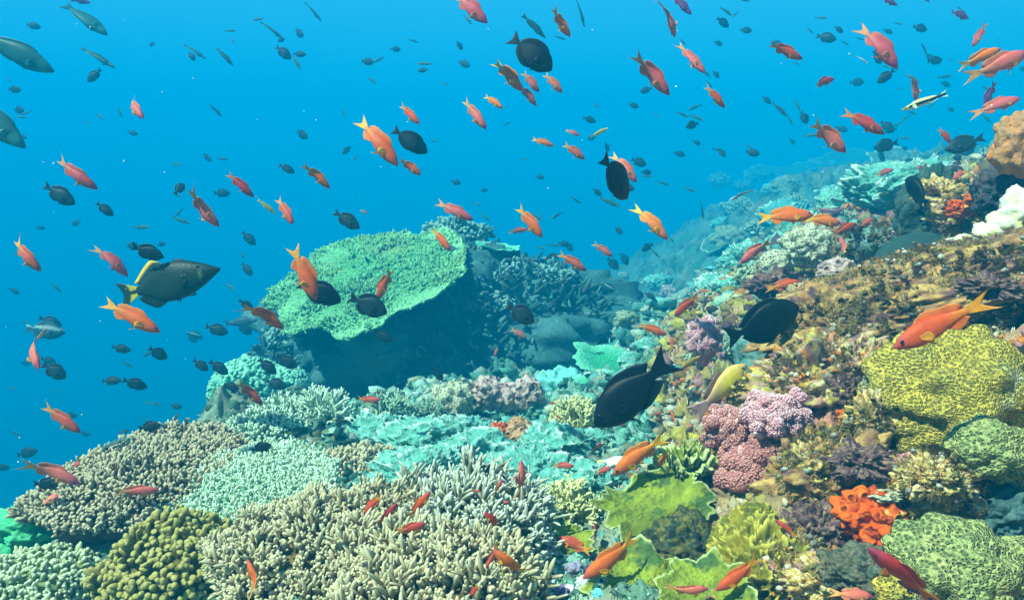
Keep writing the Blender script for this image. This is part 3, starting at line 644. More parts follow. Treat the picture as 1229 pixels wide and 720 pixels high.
rocks(1195, 425, 110, 50, 1.42, [(.08, .05, .03), (.15, .09, .05), (.05, .06, .06)], 220, 'brown rock with shade in its colour between the slab and the yellow polyp coral', lump=.3)  # palette darkened for the shadow beneath the slab
for i, (x, y, w_, h_, d, mt, seed, lmp, lab) in enumerate([
        (1142, 478, 180, 150, 1.27, m_brain_y, 230, .30, 'big yellow polyp coral mound on the right'), (1215, 470, 90, 80, 1.3, m_brain_y, 231, .3, 'yellow polyp coral lobe at the right edge beside the big mound'),
        (1188, 538, 92, 70, 1.1, m_brain_g, 232, .24, 'rounded grey green polyp coral below the big yellow mound'), (1150, 690, 150, 118, 1.0, m_brain_g, 233, .26, 'large green polyp coral in the bottom right corner'),
        (1225, 690, 90, 90, 1.0, m_brain_g, 234, .12, 'dark green polyp coral cut by the right edge at the bottom'), (1080, 712, 66, 50, .98, m_brain_y, 235, .15, 'small yellow polyp coral at the bottom edge'),
        (1224, 565, 40, 60, 1.1, m_brain_y, 236, .15, 'small yellow coral lobe at the right edge below the middle'),
        (970, 296, 60, 50, 2.55, m_brain_p, 237, .35, 'knobbly cream head behind the bright orange fish'), (932, 318, 42, 36, 2.75, m_brain_p, 238, .15, 'smooth cream ball coral on the crest, left of the knobbly head'),
        (1008, 328, 44, 34, 2.1, m_pinkh, 239, .4, 'brown pink knobbly coral behind the left end of the slab'), (872, 366, 34, 26, 2.9, m_bush_g, 240, .3, 'small dark green ball coral on the crest above the pink soft coral'),
        (1224, 174, 60, 78, 1.75, M_('orange_streaked', (.6, .24, .07), (.36, .2, .1), None, 34, .014, spots=(.85, .22, .04)), 241, .3, 'orange streaked coral head at the top right edge')]):
    c, k = at(x, y, d); place(massive(c, (w_ / 2 * k, w_ / 2.2 * k, h_ / 2 * k), seed, 6, lmp, 2.6), 'polyp_coral' if 'polyp' in lab else 'round_coral', mt, lab, 'coral', c=c)
c, k = at(1042, 622, 1.1); mbx = massive(c, (36 * k, .045, 33 * k), 242, 6, .38, 3.2); o = place(mbx, 'sponge', m_sponge, 'vivid orange lumpy sponge on the lower right', 'sponge', c=c)
wc = MB(); c, k = at(1180, 285, 1.72)
for i, (x, y, w_, h_) in enumerate([(1136, 305, 30, 20), (1158, 298, 34, 26), (1184, 286, 38, 30), (1206, 270, 34, 34), (1222, 250, 34, 40), (1171, 305, 40, 18), (1150, 312, 34, 14)]):
    cc, k = at(x, y, 1.7); v, f = ico(4); wc.add(v * (w_ / 1.8 * k, .035, h_ / 1.7 * k) * (1 + .28 * fbm(v * 2.4 + i, 3, i) + .1 * (.5 - worley(v * 4 + i, i)[0]))[:, None] + cc, None, f, 0)
place(wc, 'leather_coral', m_white, 'puffy white and yellow coral lobes climbing to the right edge', 'coral', c=c)
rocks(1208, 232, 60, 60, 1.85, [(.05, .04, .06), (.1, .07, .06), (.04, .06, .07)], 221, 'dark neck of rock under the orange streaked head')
rocks(1118, 258, 76, 92, 2.25, [(.02, .05, .05), (.03, .07, .06), (.07, .1, .07)], 222, 'black rock face standing in for the shaded recess above the long slab', lump=.3)  # near-black palette paints the shade of a recess
rocks(1168, 262, 80, 66, 2.05, WARM, 223, 'orange and brown crusted rock left of the puffy white lobes', lump=.4, freq=5)
rocks(1045, 300, 80, 56, 2.3, TEAL, 224, 'grey teal sloping rock behind the slab', mat=m_teal_rock, lump=.12, freq=1.6)
rocks(985, 362, 76, 40, 1.9, [(.5, .3, .1), (.6, .45, .2), (.4, .2, .08), (.5, .45, .3)], 225, 'yellow and orange crusted knob where the slab ends', lump=.4, freq=4.5)
rocks(1150, 232, 90, 40, 2.6, WARM, 226, 'cream and brown crusted ridge left of the dark neck', lump=.4, freq=5)
c, k = at(1095, 308, 1.84); o = place(massive(c, (46 * k, .06, 27 * k), 245, 5, .05, 1.5), 'sponge', m_dark, 'smooth black oval added for an unclear dark form behind the slab', 'sponge', c=c); o.rotation_euler = (0, R(-16), 0)  # made-up oval for an unclear dark form, likely a fish, no sponge
for i, (x, y, w_, h_, d, lab) in enumerate([(1065, 228, 90, 46, 3.6, 'pale cream ruffled coral thicket below the reddish distant fish'), (1110, 212, 80, 30, None, 'pale teal ruffled coral thicket on the far crest'), (1020, 250, 60, 36, None, 'teal ruffled coral patch left of the cream thicket'),
        (945, 262, 60, 30, None, 'teal ruffled coral on the crest above the bright orange fish'), (900, 312, 50, 30, None, 'teal ruffled coral low on the crest'), (862, 350, 44, 30, 4.0, 'teal ruffled coral at the low end of the far crest')]):
    c, k = at(x, y, d); place(ridge_dome(c, (w_ * .55 * k, w_ * .5 * k, h_ * .6 * k), 250 + i, 3.2), 'ridge_coral', m_leaf_t, lab, 'coral', 'ruffled corals on the far slope', c)
for i, (x, y, w_, d, lab) in enumerate([(945, 205, 90, None, 'faint thin plate coral at the far left of the distant ridge'), (1010, 196, 110, None, 'faint wide plate coral along the distant ridge'), (1080, 190, 90, None, 'faint plate coral on the distant ridge below the dark oval fish'),
        (905, 245, 80, None, 'faint plate coral halfway down the distant ridge'), (870, 290, 70, None, 'faint plate coral low on the distant ridge'), (800, 372, 70, None, 'faint plate coral at the foot of the distant ridge')]):
    c, k = at(x, y, d); pm, smp = plate(c, w_ / 2 * k, w_ / 2.5 * k, 260 + i, rot=i, tilt=(R(8), R(-10)), thick=.03, rim=.08, nr=30, na=100, bumps=.02)
    place(pm, 'plate_coral', M_('far_plate_tissue', (.05, .14, .10), (.12, .24, .16), (.4, .5, .36), 10, .01, tipw=(.9, 1)), lab, 'coral', 'plate corals on the distant ridge', c)

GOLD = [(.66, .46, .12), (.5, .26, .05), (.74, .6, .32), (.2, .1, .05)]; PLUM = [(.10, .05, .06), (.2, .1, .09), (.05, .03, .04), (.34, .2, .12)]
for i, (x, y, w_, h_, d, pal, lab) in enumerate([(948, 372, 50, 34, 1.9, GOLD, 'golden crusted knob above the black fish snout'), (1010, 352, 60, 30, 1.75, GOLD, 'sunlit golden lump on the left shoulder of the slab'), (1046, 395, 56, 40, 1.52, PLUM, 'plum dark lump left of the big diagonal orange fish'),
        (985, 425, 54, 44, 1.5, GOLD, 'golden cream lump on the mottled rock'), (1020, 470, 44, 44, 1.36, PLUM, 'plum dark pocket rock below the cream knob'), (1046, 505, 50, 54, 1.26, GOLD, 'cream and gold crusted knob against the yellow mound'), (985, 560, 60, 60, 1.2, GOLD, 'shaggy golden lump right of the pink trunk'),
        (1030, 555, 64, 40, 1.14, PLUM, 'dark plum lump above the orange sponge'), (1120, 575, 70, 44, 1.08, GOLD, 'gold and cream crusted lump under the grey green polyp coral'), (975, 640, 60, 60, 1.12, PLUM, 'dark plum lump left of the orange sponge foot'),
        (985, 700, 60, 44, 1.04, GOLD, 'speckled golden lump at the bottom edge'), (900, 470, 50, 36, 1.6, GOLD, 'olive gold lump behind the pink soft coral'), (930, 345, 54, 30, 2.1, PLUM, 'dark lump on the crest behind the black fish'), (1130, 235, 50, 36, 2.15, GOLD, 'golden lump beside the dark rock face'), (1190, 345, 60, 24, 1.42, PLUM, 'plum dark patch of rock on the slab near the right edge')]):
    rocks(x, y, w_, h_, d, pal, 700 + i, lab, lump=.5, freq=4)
OR_, CR_, PK_ = m_sponge, m_white, M_('rose_crust', (.55, .2, .22), (.7, .36, .34), None, 60, .004, cells=120, cellcol=(.25, .06, .08))
for i, (x, y, w_, h_, d, mt, lab) in enumerate([(975, 350, 30, 18, 1.8, OR_, 'orange crust on the knob where the brown slab begins'), (1045, 418, 34, 16, 1.42, OR_, 'orange streak of sponge beneath the big diagonal orange fish'), (1060, 436, 22, 20, 1.36, CR_, 'white and yellow blob under the orange streak'),
        (962, 448, 26, 20, 1.5, OR_, 'orange brown sponge patch right of the spotted fish'), (1018, 500, 26, 22, 1.3, OR_, 'orange patch beside the left foot of the yellow mound'), (1030, 520, 22, 26, 1.27, PK_, 'rose pink crust left of the yellow mound'), (1002, 448, 26, 16, 1.42, CR_, 'cream frilly blob on the mottled rock'),
        (1062, 594, 40, 9, 1.09, m_brain_p, 'cream crust band along the top of the orange sponge'), (1090, 555, 26, 20, 1.14, PK_, 'rose crust under the yellow mound'), (1150, 252, 30, 18, 1.95, OR_, 'orange sponge clump left of the puffy white lobes'), (1180, 238, 34, 18, 1.9, OR_, 'orange sponge clump under the dark rock neck'),
        (1008, 478, 30, 26, 1.36, M_('mustard_crust', (.5, .38, .04), (.66, .5, .1), None, 60, .004), 'mustard lump in the middle of the mottled rock'), (955, 395, 26, 16, 1.72, PK_, 'rose crust below the black fish body'), (1000, 620, 26, 20, 1.12, PK_, 'rose crust left of the orange sponge')]):
    c, k = at(x, y, d); place(massive(c, (w_ / 2 * k, w_ / 2.5 * k, h_ / 2 * k), 600 + i, 5, .55, 3.6), 'sponge' if mt is OR_ else 'crust_growth_patch', mt, lab, 'sponge' if mt is OR_ else 'coral', c=c)

# --- small colonies scattered over the open slope, too alike to tell apart
r_ = np.random.default_rng(400)
kinds = [('knobby_coral', lambda c, q, i: digitate(c, (q, q, q * .7), 130, q * .35, q * .11, 500 + i, up=.4, nub=1, warp=.3), M_('small_knob', (.12, .14, .07), (.2, .26, .12), (.45, .5, .3), 30, .003), 'small olive knobby coral'),
         ('ridge_coral', lambda c, q, i: ridge_dome(c, (q, q, q * .6), 500 + i, 2.6, .2, 5), m_leaf_t, 'small ruffled turquoise coral'),
         ('round_coral', lambda c, q, i: massive(c, (q, q, q * .8), 500 + i, 5, .3, 2.6), M_('small_round', (.26, .3, .16), (.36, .4, .24), None, 40, .004, cells=70, cellcol=(.08, .12, .06)), 'small round pitted coral'),
         ('bushy_coral', lambda c, q, i: bush(c, (q, q, q * 1.2), 24, 500 + i, q * .3, q * .05), m_bush_g, 'small green branching tuft'),
         ('round_coral', lambda c, q, i: massive(c, (q * .8, q * .8, q * .7), 500 + i, 5, .4, 3.0), m_pinkh, 'small pinkish brown lump')]
zs = [('on the middle slope right of the dark outcrop', 740, 930, 330, 470, 26, (0, 1, 1, 2, 3, 4)), ('among the rubble in front of the dark outcrop', 430, 740, 485, 600, 26, (1, 1, 0, 2, 4, 3)), ('on the distant upper slope', 860, 1120, 215, 330, 22, (0, 1, 2, 3)),
      ('on the rocky wall at the lower right', 940, 1220, 380, 715, 18, (0, 2, 4, 4)), ('near the lower left corner', 0, 120, 600, 715, 8, (0, 2, 1))]
i = 0
for (where, x0, x1, y0, y1, cnt, ks) in zs:
    for _ in range(cnt):
        px, py = r_.uniform(x0, x1), r_.uniform(y0, y1); kn = kinds[ks[int(r_.integers(0, len(ks)))]]
        c, k = at(px, py); q = r_.uniform(9, 22) * k * (.8 if 'wall' in where else 1)
        place(kn[1](c, q, i), kn[0], kn[2], kn[3] + ' ' + where, 'coral', kn[3] + 's ' + where, c); i += 1
# ------------------------------------------------------------------ uncountable growth covering the rock
def scatter(n, rmin, rmax, seed, amin=-38, amax=38):
    r = np.random.default_rng(seed); a = np.radians(r.uniform(amin, amax, n)); d = np.exp(r.uniform(math.log(rmin), math.log(rmax), n))
    x, y = d * np.sin(a), d * np.cos(a); return x, y, gz_at(x, y), d, r
def cols_for(x, y, r, jit=.35):
    q = np.stack([x, y, 0 * x], 1); _, i1 = worley(q * 11 + .4 * fbm(q * 20, 2, 70)[:, None], 71); _, i2 = worley(q * 3.1, 72)
    c = zone_colour(x, y, (i2 * .7 + .3 * r.uniform(0, 1, len(x))) , np.clip(i1 + r.normal(0, .05, len(x)), 0, .999))
    bright = r.uniform(0, 1, len(x)) < .05
    c[bright] = c[bright] * .4 + .6 * np.array((.62, .58, .46))
    return np.clip(c * r.uniform(1 - jit, 1 + jit, (len(x), 1)), .01, .9)
x, y, z, d, r = scatter(9000, .8, 5, 301)
S = d * r.uniform(.0016, .0075, len(d)) * np.where(r.uniform(0, 1, len(d)) < .08, 1.9, 1)
mb = MB(); blobs(mb, np.stack([x, y, z - S * .3], 1), np.stack([S * r.uniform(.8, 1.6, len(S)), S * r.uniform(.8, 1.6, len(S)), S * r.uniform(.5, 1.2, len(S))], 1), 1, cols_for(x, y, r) * .7, 302, .3)
tag(mb.build('encrusting_growth', m_rock), kind='stuff')
x, y, z, d, r = scatter(60000, .8, 8, 303)
nrm = unit(r.normal(0, .6, (len(x), 3)) + np.array((0, 0, 1.0)))
mb = MB(); fingers(mb, np.stack([x, y, z - .003], 1), nrm, d * r.uniform(.003, .010, len(d)), d * r.uniform(.0006, .0016, len(d)), 4, 3, .35, .6, cols_for(x, y, r), 304)
tag(mb.build('short_algae_tufts', m_rock), kind='stuff')
# flakes and plates of rubble in the middle
x, y, z, d, r = scatter(7000, 1.5, 7, 305, -16, 34)
S = d * r.uniform(.004, .013, len(d))
mb = MB(); blobs(mb, np.stack([x, y, z + S * .25], 1), np.stack([S, S * r.uniform(.3, 1, len(S)), S * r.uniform(.2, .9, len(S))], 1), 1, cols_for(x, y, r) * .65, 306, .4)
tag(mb.build('coral_rubble', m_rock), kind='stuff')
# turf and crusts on the boulders of the right hand wall
r = np.random.default_rng(310); BI = [(b, q, r.integers(0, len(b), int(60000 * a_))) for b, q, a_ in NRM]; BB = np.concatenate([b[j] for b, q, j in BI]); NN = np.concatenate([q[j] for b, q, j in BI])
mb = MB(); fuzz(mb, BB + r.normal(0, .004, BB.shape), NN, 90000, .011, .0006, 311, [(.5, .3, .1), (.38, .2, .06), (.66, .5, .2), (.2, .11, .05), (.52, .42, .12)])
tag(mb.build('brown_turf', m_rock), kind='stuff')
i = r.integers(0, len(BB), 6500); px_ = BB[i] + r.normal(0, .006, (len(i), 3)); S = r.uniform(.0015, .0062, len(i))
pal = np.array([(.72, .6, .42), (.78, .26, .04), (.45, .2, .24), (.3, .26, .08), (.6, .56, .44), (.1, .07, .09), (.16, .1, .05), (.5, .4, .08), (.3, .36, .28), (.25, .16, .07)])
mb = MB(); blobs(mb, px_, np.stack([S * 1.2, S, S * .8], 1), 1, pal[(np.clip(worley(px_ * 13 + .4 * fbm(px_ * 25, 2, 74)[:, None], 73)[1] + r.normal(0, .07, len(i)), 0, .999) * len(pal)).astype(int)] * r.uniform(.6, 1.1, (len(i), 1)) * np.clip(.75 + 1.1 * fbm(px_ * 11, 2, 91), .12, 1.2)[:, None], 312, .4)  # crust colours darkened in noise patches that stand for shade
tag(mb.build('crust_growth', m_rock), kind='stuff')

# ------------------------------------------------------------------ fish
m_fish, n, l, b = mat_base('fish_skin', .45, .16)
a = n.new('ShaderNodeAttribute'); a.attribute_name = 'Col'
tc = n.new('ShaderNodeTexCoord').outputs['Object']
oi = n.new('ShaderNodeObjectInfo')
nz = noise_(n, l, tc, 9, 4)
cc = mixc(n, l, 1.0, a.outputs['Color'], ramp(n, l, nz, [(.3, .8), (.7, 1.2)]), 'MULTIPLY')
hs = n.new('ShaderNodeHueSaturation'); l.new(cc, hs.inputs['Color'])
l.new(math_(n, l, 'ADD', math_(n, l, 'MULTIPLY', oi.outputs['Random'], .022), .491), hs.inputs['Hue'])
l.new(math_(n, l, 'ADD', math_(n, l, 'MULTIPLY', oi.outputs['Random'], .3), .62), hs.inputs['Value'])
vs = vor_(n, l, tc, 75); cs = mixc(n, l, ramp(n, l, vs, [(.0, 0.0), (.5, .18)]), hs.outputs[0], mixc(n, l, 1.0, hs.outputs[0], (.6, .6, .6), 'MULTIPLY'))
l.new(cs, b.inputs['Base Color']); bump_(n, l, b, vs, .002, .25)
m_eye = mat_base('eye_dark', .2, .5)[0]; m_eye.node_tree.nodes['Principled BSDF'].inputs['Base Color'].default_value = (.01, .01, .015, 1)

def fish_mesh(sp):
    xs = sp['x']; N = 30; xx = np.linspace(0.5, sp['xp'], N); tt = np.linspace(0, 1, N)
    def prof(p):
        k = np.interp(tt, np.linspace(0, 1, len(p)), p)
        for _ in range(2): k[1:-1] = (k[:-2] + 2 * k[1:-1] + k[2:]) / 4
        return k
    up, lo, wd = prof(sp['up']), prof(sp['lo']), prof(sp['w'])
    M = 16; ang = np.arange(M) / M * 2 * math.pi; V = []; body_c = []
    bend = sp.get('bend', 0)
    for i in range(N):
        zc = (up[i] - lo[i]) / 2; zh = (up[i] + lo[i]) / 2
        for a_ in ang:
            V.append((xx[i], wd[i] * np.sign(math.cos(a_)) * abs(math.cos(a_)) ** .85, zc + zh * math.sin(a_)))
    V = np.array(V); q = [(i * M + j, (i + 1) * M + j, (i + 1) * M + (j + 1) % M, i * M + (j + 1) % M) for i in range(N - 1) for j in range(M)]
    mb = MB(); zr = (V[:, 2] / max(up.max(), .01))
    fin = lambda: None
    col = sp['col'](V[:, 0], zr, np.abs(V[:, 1]), 'body')
    V = np.r_[V, [[.503, 0, (up[0] - lo[0]) / 2]]]; col = np.r_[col, col[:1]]
    t = [(N * M, j, (j + 1) % M) for j in range(M)] 
    parts = [(V, q, t, col)]
    def sheet(base, tipp, part, th=.007, m=6):
        base = np.array(base, float); tipp = np.array(tipp, float); n_ = len(base)
        s_ = np.linspace(0, 1, m)[:, None, None]
        G = base[None] * (1 - s_) + tipp[None] * s_
        off = (th * (1 - .8 * s_)) * np.array((0, 1.0, 0))
        A, B_ = (G + off).reshape(-1, 3), (G - off).reshape(-1, 3)
        idx = np.arange(n_ * m).reshape(m, n_); ib = idx + n_ * m
        q = [np.stack([idx[:-1, :-1], idx[:-1, 1:], idx[1:, 1:], idx[1:, :-1]], -1).reshape(-1, 4), np.stack([ib[:-1, :-1], ib[1:, :-1], ib[1:, 1:], ib[:-1, 1:]], -1).reshape(-1, 4),
             np.stack([idx[-1, :-1], idx[-1, 1:], ib[-1, 1:], ib[-1, :-1]], -1), np.stack([idx[:-1, 0], idx[1:, 0], ib[1:, 0], ib[:-1, 0]], -1), np.stack([idx[:-1, -1], ib[:-1, -1], ib[1:, -1], idx[1:, -1]], -1)]
        W = np.r_[A, B_]; parts.append((W, np.concatenate(q), None, sp['col'](W[:, 0], W[:, 2] / max(up.max(), .01), np.tile(np.repeat(np.linspace(0, 1, m), n_), 2), part)))
    def zt(x): return np.interp(-x, -xx, up)
    def zb_(x): return -np.interp(-x, -xx, lo)
    k = 12
    for (x0, x1, hs_, sweep, spiky) in sp.get('dorsal', []):
        fx = np.linspace(x0, x1, k); hh = np.interp(np.linspace(0, 1, k), np.linspace(0, 1, len(hs_)), hs_)
        if spiky: hh = hh * (1 - .12 * (np.arange(k) % 2))
        sheet(np.stack([fx, fx * 0, zt(fx) - .012], 1), np.stack([fx - sweep, fx * 0, zt(fx) + hh], 1), 'dorsal')
    for (x0, x1, hs_, sweep, spiky) in sp.get('anal', []):
        fx = np.linspace(x0, x1, k); hh = np.interp(np.linspace(0, 1, k), np.linspace(0, 1, len(hs_)), hs_)
        sheet(np.stack([fx, fx * 0, zb_(fx) + .012], 1), np.stack([fx - sweep, fx * 0, zb_(fx) - hh], 1), 'anal')
    # tail fin: v from -1 (lower lobe) to 1 (upper)
    v = np.linspace(-1, 1, 17); ph = up[-1]; fk, span, st = sp['tail']     # fork depth, half span, streamer
    tipx = -0.5 + fk * (1 - np.abs(v) ** 1.3) - st * np.clip(np.abs(v) - .86, 0, 1) / .14
    sheet(np.stack([np.full(17, sp['xp'] + .02), v * 0, v * ph * .9], 1), np.stack([tipx, v * 0, v * span], 1), 'tail', th=wd[-1] * .6, m=8)
    for s_ in (-1, 1):                                     # pectoral and pelvic fins
        px0, pz0, pl, pa = sp.get('pect', (.22, -.02, .13, .5))
        wy = np.interp(-px0, -xx, wd) * .97
        u_ = np.linspace(-1, 1, 7)
        base = np.stack([np.full(7, px0), np.full(7, wy * s_), pz0 + u_ * .022], 1)
        tp = np.stack([px0 - pl * (1 - .35 * u_ ** 2), np.full(7, s_ * (wy + pl * pa)), pz0 - .03 + u_ * .06], 1)
        sheet(base, tp, 'pect', th=.003, m=4)
        qx, ql = sp.get('pelv', (.2, .12)); zb0 = zb_(np.array([qx]))[0]
        base = np.stack([np.linspace(qx, qx - .05, 5), np.full(5, .015 * s_), np.full(5, zb0 + .015)], 1)
        tp = np.stack([np.linspace(qx - ql * .9, qx - ql * .5, 5), np.full(5, .035 * s_), zb0 - ql * np.array([.62, .6, .5, .34, .2])], 1)
        sheet(base, tp, 'pelv', th=.003, m=4)
    for (W, q, t, c_) in parts:
        W = W.copy(); u_ = np.clip(.16 - W[:, 0], 0, 2)
        W[:, 1] += bend * u_ ** 2 * 1.5 - bend * .12 * np.clip(W[:, 0] - .16, 0, 1)
        mb.add(W, q, t, 0, c_)
    ex, ez, er = sp.get('eye', (.41, .02, .02)); ew = np.interp(-ex, -xx, wd)
    return mb, (ex, ez, er, ew * .93)

def lerp3(a, b, t): t = np.clip(t, 0, 1)[:, None]; return np.asarray(a) * (1 - t) + np.asarray(b) * t
def c_anthias(back, belly, head, tail, fine):
    def f(x, z, e, part):
        if part == 'body':
            c = lerp3(belly, back, (z + .9) / 1.5); c = lerp3(c, np.broadcast_to(tail, c.shape), (-.06 - x) / .3)
            k = np.clip((x - .3) / .16, 0, 1)[:, None] * .75; return c * (1 - k) + np.asarray(head) * k
        if part == 'tail': return lerp3(tail, tuple(q * 1.1 for q in tail), e) * (1 - .0 * e[:, None])
        if part in ('dorsal', 'anal'): return lerp3(back, fine, e)
        return np.broadcast_to(np.asarray(tail) * .9, (len(x), 3)).copy()
    return f
def c_plain(body, fin_, tail=None, belly=None):
    def f(x, z, e, part):
        if part == 'body':
            c = lerp3(belly or tuple(q * 1.6 for q in body), body, (z + 1) / 1.2); g = (np.abs(x - .27 + .06 * z * z) < .012) & (np.abs(z) < .6); c = c * (1 + .9 * np.exp(-((x - .38) / .08) ** 2)[:, None]); c[g] *= .4; return c
        if part in ('dorsal', 'anal'): return lerp3(fin_, tuple(q * 3 + .01 for q in fin_), (e - .7) * 4)
        if part in ('pect', 'pelv'): return np.broadcast_to(np.asarray(body) * 1.3, (len(x), 3)).copy()
        if part == 'tail' and tail: return np.broadcast_to(np.asarray(tail, float), (len(x), 3)).copy()
        return np.broadcast_to(np.asarray(fin_, float), (len(x), 3)).copy()
    return f
def c_trigger(x, z, e, part):
    g = np.array((.015, .028, .016))
    if part == 'tail': c = np.tile((.02, .035, .02), (len(x), 1)); m = (e < .45) & (np.abs(z) > .1); c[m] = (.6, .42, .02); return c
    if part == 'dorsal': c = np.tile((.03, .05, .04), (len(x), 1)); c[(e > .72) & (x < 0)] = (.9, .5, .05); return c
    if part == 'body': c = lerp3((.022, .04, .02), g, (z + 1) / 1.3); m = (np.abs(x - .33) < .02) & (np.abs(z + .1) < .25); c[m] = (.12, .16, .06); return c
    return np.tile(g * .7, (len(x), 1))
def c_cleaner(x, z, e, part):
    c = np.tile((.8, .75, .3), (len(x), 1)); m = np.abs(z) < .45
    if part in ('body', 'tail'): c[m] = (.01, .015, .04)
    c[(z < -.45)] = (.7, .8, .7); k = x > .35; c[k] = c[k] * .5 + np.array((.4, .3, .05)); return c
def c_spotted(x, z, e, part):
    if part == 'tail': return np.tile((.95, .5, .45), (len(x), 1))
    c = lerp3((.95, .5, .38), (.8, .3, .24), (z + 1) / 2)
    if part == 'body':
        k = np.exp(-(((x - .2) / .26) ** 2 + ((z + .1) / 1.1) ** 2))[:, None]; c = c * (1 - k) + np.array((1.3, .95, .02)) * k
    else: c = np.tile((.45, .2, .14), (len(x), 1))
    return c
def c_striped(x, z, e, part):
    c = np.tile((.03, .09, .1), (len(x), 1)); m = np.abs(z - .35) < .14; c[m] = (.5, .62, .5); return c
A = dict(x=0, xp=-.26, up=[.012, .055, .09, .11, .122, .127, .125, .116, .1, .08, .058, .043, .034], lo=[.012, .05, .082, .103, .115, .12, .116, .106, .09, .072, .052, .04, .034],
         w=[.01, .04, .058, .068, .072, .073, .07, .063, .052, .04, .028, .02, .014], dorsal=[(.24, -.2, [.03, .06, .065, .06, .06, .075, .085, .03], .05, True)],
         anal=[(-.02, -.2, [.02, .08, .07, .02], .05, False)], tail=(.13, .13, .03), pect=(.25, -.03, .12, .35), pelv=(.2, .13), eye=(.415, .022, .021))
DM = dict(x=0, xp=-.3, up=[.02, .1, .165, .2, .222, .23, .228, .21, .18, .14, .095, .062, .05], lo=[.02, .09, .155, .195, .215, .222, .215, .2, .17, .13, .09, .06, .05],
          w=[.012, .05, .07, .08, .084, .085, .08, .07, .058, .044, .03, .022, .016], dorsal=[(.28, -.22, [.02, .05, .06, .065, .08, .09, .03], .06, True)],
          anal=[(.08, -.22, [.02, .06, .08, .09, .03], .06, False)], tail=(.07, .15, 0), pect=(.24, -.02, .13, .3), pelv=(.2, .14), eye=(.4, .05, .024))
TG = dict(x=0, xp=-.32, up=[.03, .13, .2, .235, .255, .262, .26, .245, .215, .17, .115, .06, .04], lo=[.03, .12, .19, .225, .245, .255, .25, .24, .21, .165, .11, .06, .04],
          w=[.015, .05, .07, .08, .085, .085, .08, .07, .056, .042, .03, .02, .014], dorsal=[(.32, -.26, [.02, .05, .055, .06, .065, .07, .07, .02], .05, False)],
          anal=[(.16, -.26, [.02, .05, .06, .065, .07, .02], .05, False)], tail=(.05, .16, .0), pect=(.26, -.02, .14, .25), pelv=(.24, .1), eye=(.4, .07, .018))
SG = dict(TG, xp=-.26, up=[.03, .085, .13, .16, .178, .186, .182, .17, .15, .12, .085, .055, .04], lo=[.03, .08, .125, .155, .172, .18, .176, .165, .145, .115, .08, .052, .04],
          dorsal=[(.3, -.2, [.02, .03, .035, .04, .045, .06, .07, .05], .08, False)], anal=[(.12, -.2, [.02, .035, .04, .05, .06, .05], .08, False)], tail=(.10, .16, .01), eye=(.4, .05, .016))
TR = dict(TG, xp=-.3, up=[.012, .05, .085, .116, .14, .158, .168, .17, .16, .132, .09, .05, .038], lo=[.012, .045, .08, .112, .136, .154, .164, .165, .153, .126, .085, .05, .038],
          dorsal=[(.22, .12, [.02, .02, .015], .03, False), (.02, -.24, [.03, .07, .06, .045, .02], .07, False)], anal=[(-.02, -.24, [.02, .05, .05, .045, .02], .06, False)], tail=(.06, .13, .01), pelv=(.1, .05), pect=(.22, -.01, .07, .2), eye=(.33, .06, .012))
WR = dict(A, xp=-.34, up=[.01, .035, .055, .07, .08, .084, .083, .077, .068, .056, .043, .033, .028], lo=[.01, .034, .054, .068, .078, .082, .08, .074, .064, .053, .042, .032, .028],
          w=[.008, .028, .038, .044, .047, .048, .046, .042, .036, .029, .022, .016, .012], dorsal=[(.25, -.28, [.015, .03, .03, .03, .03, .015], .02, False)], anal=[(.0, -.28, [.01, .03, .03, .015], .02, False)], tail=(.04, .075, 0), pelv=(.2, .06), pect=(.27, -.01, .08, .3), eye=(.42, .015, .012))
CL = dict(WR, up=[q * .8 for q in WR['up']], lo=[q * .8 for q in WR['lo']])
PR = dict(WR, up=[q * 1.7 for q in WR['up']], lo=[q * 1.7 for q in WR['lo']], w=[q * 1.4 for q in WR['w']], tail=(.05, .13, .01))
SPT = dict(A, up=[q * 1.5 for q in A['up']], lo=[q * 1.5 for q in A['lo']], w=[q * 1.1 for q in A['w']], xp=-.24, tail=(.08, .17, .0))
ORG = c_anthias((.88, .11, .012), (.85, .15, .03), (.6, .08, .09), (.95, .36, .02), (.9, .25, .04))
RED = c_anthias((.66, .06, .035), (.68, .1, .06), (.4, .04, .09), (.86, .25, .02), (.7, .12, .04))
PNK = c_anthias((.78, .11, .10), (.82, .17, .14), (.5, .06, .2), (.82, .30, .10), (.75, .2, .1))
DRK = c_plain((.012, .03, .035), (.01, .02, .025), belly=(.03, .06, .06)); BLK = c_plain((.006, .009, .012), (.008, .014, .02), belly=(.012, .018, .02))
TG['up'] = [q * .88 for q in TG['up']]; TG['lo'] = [q * .88 for q in TG['lo']]
SPECIES = {}
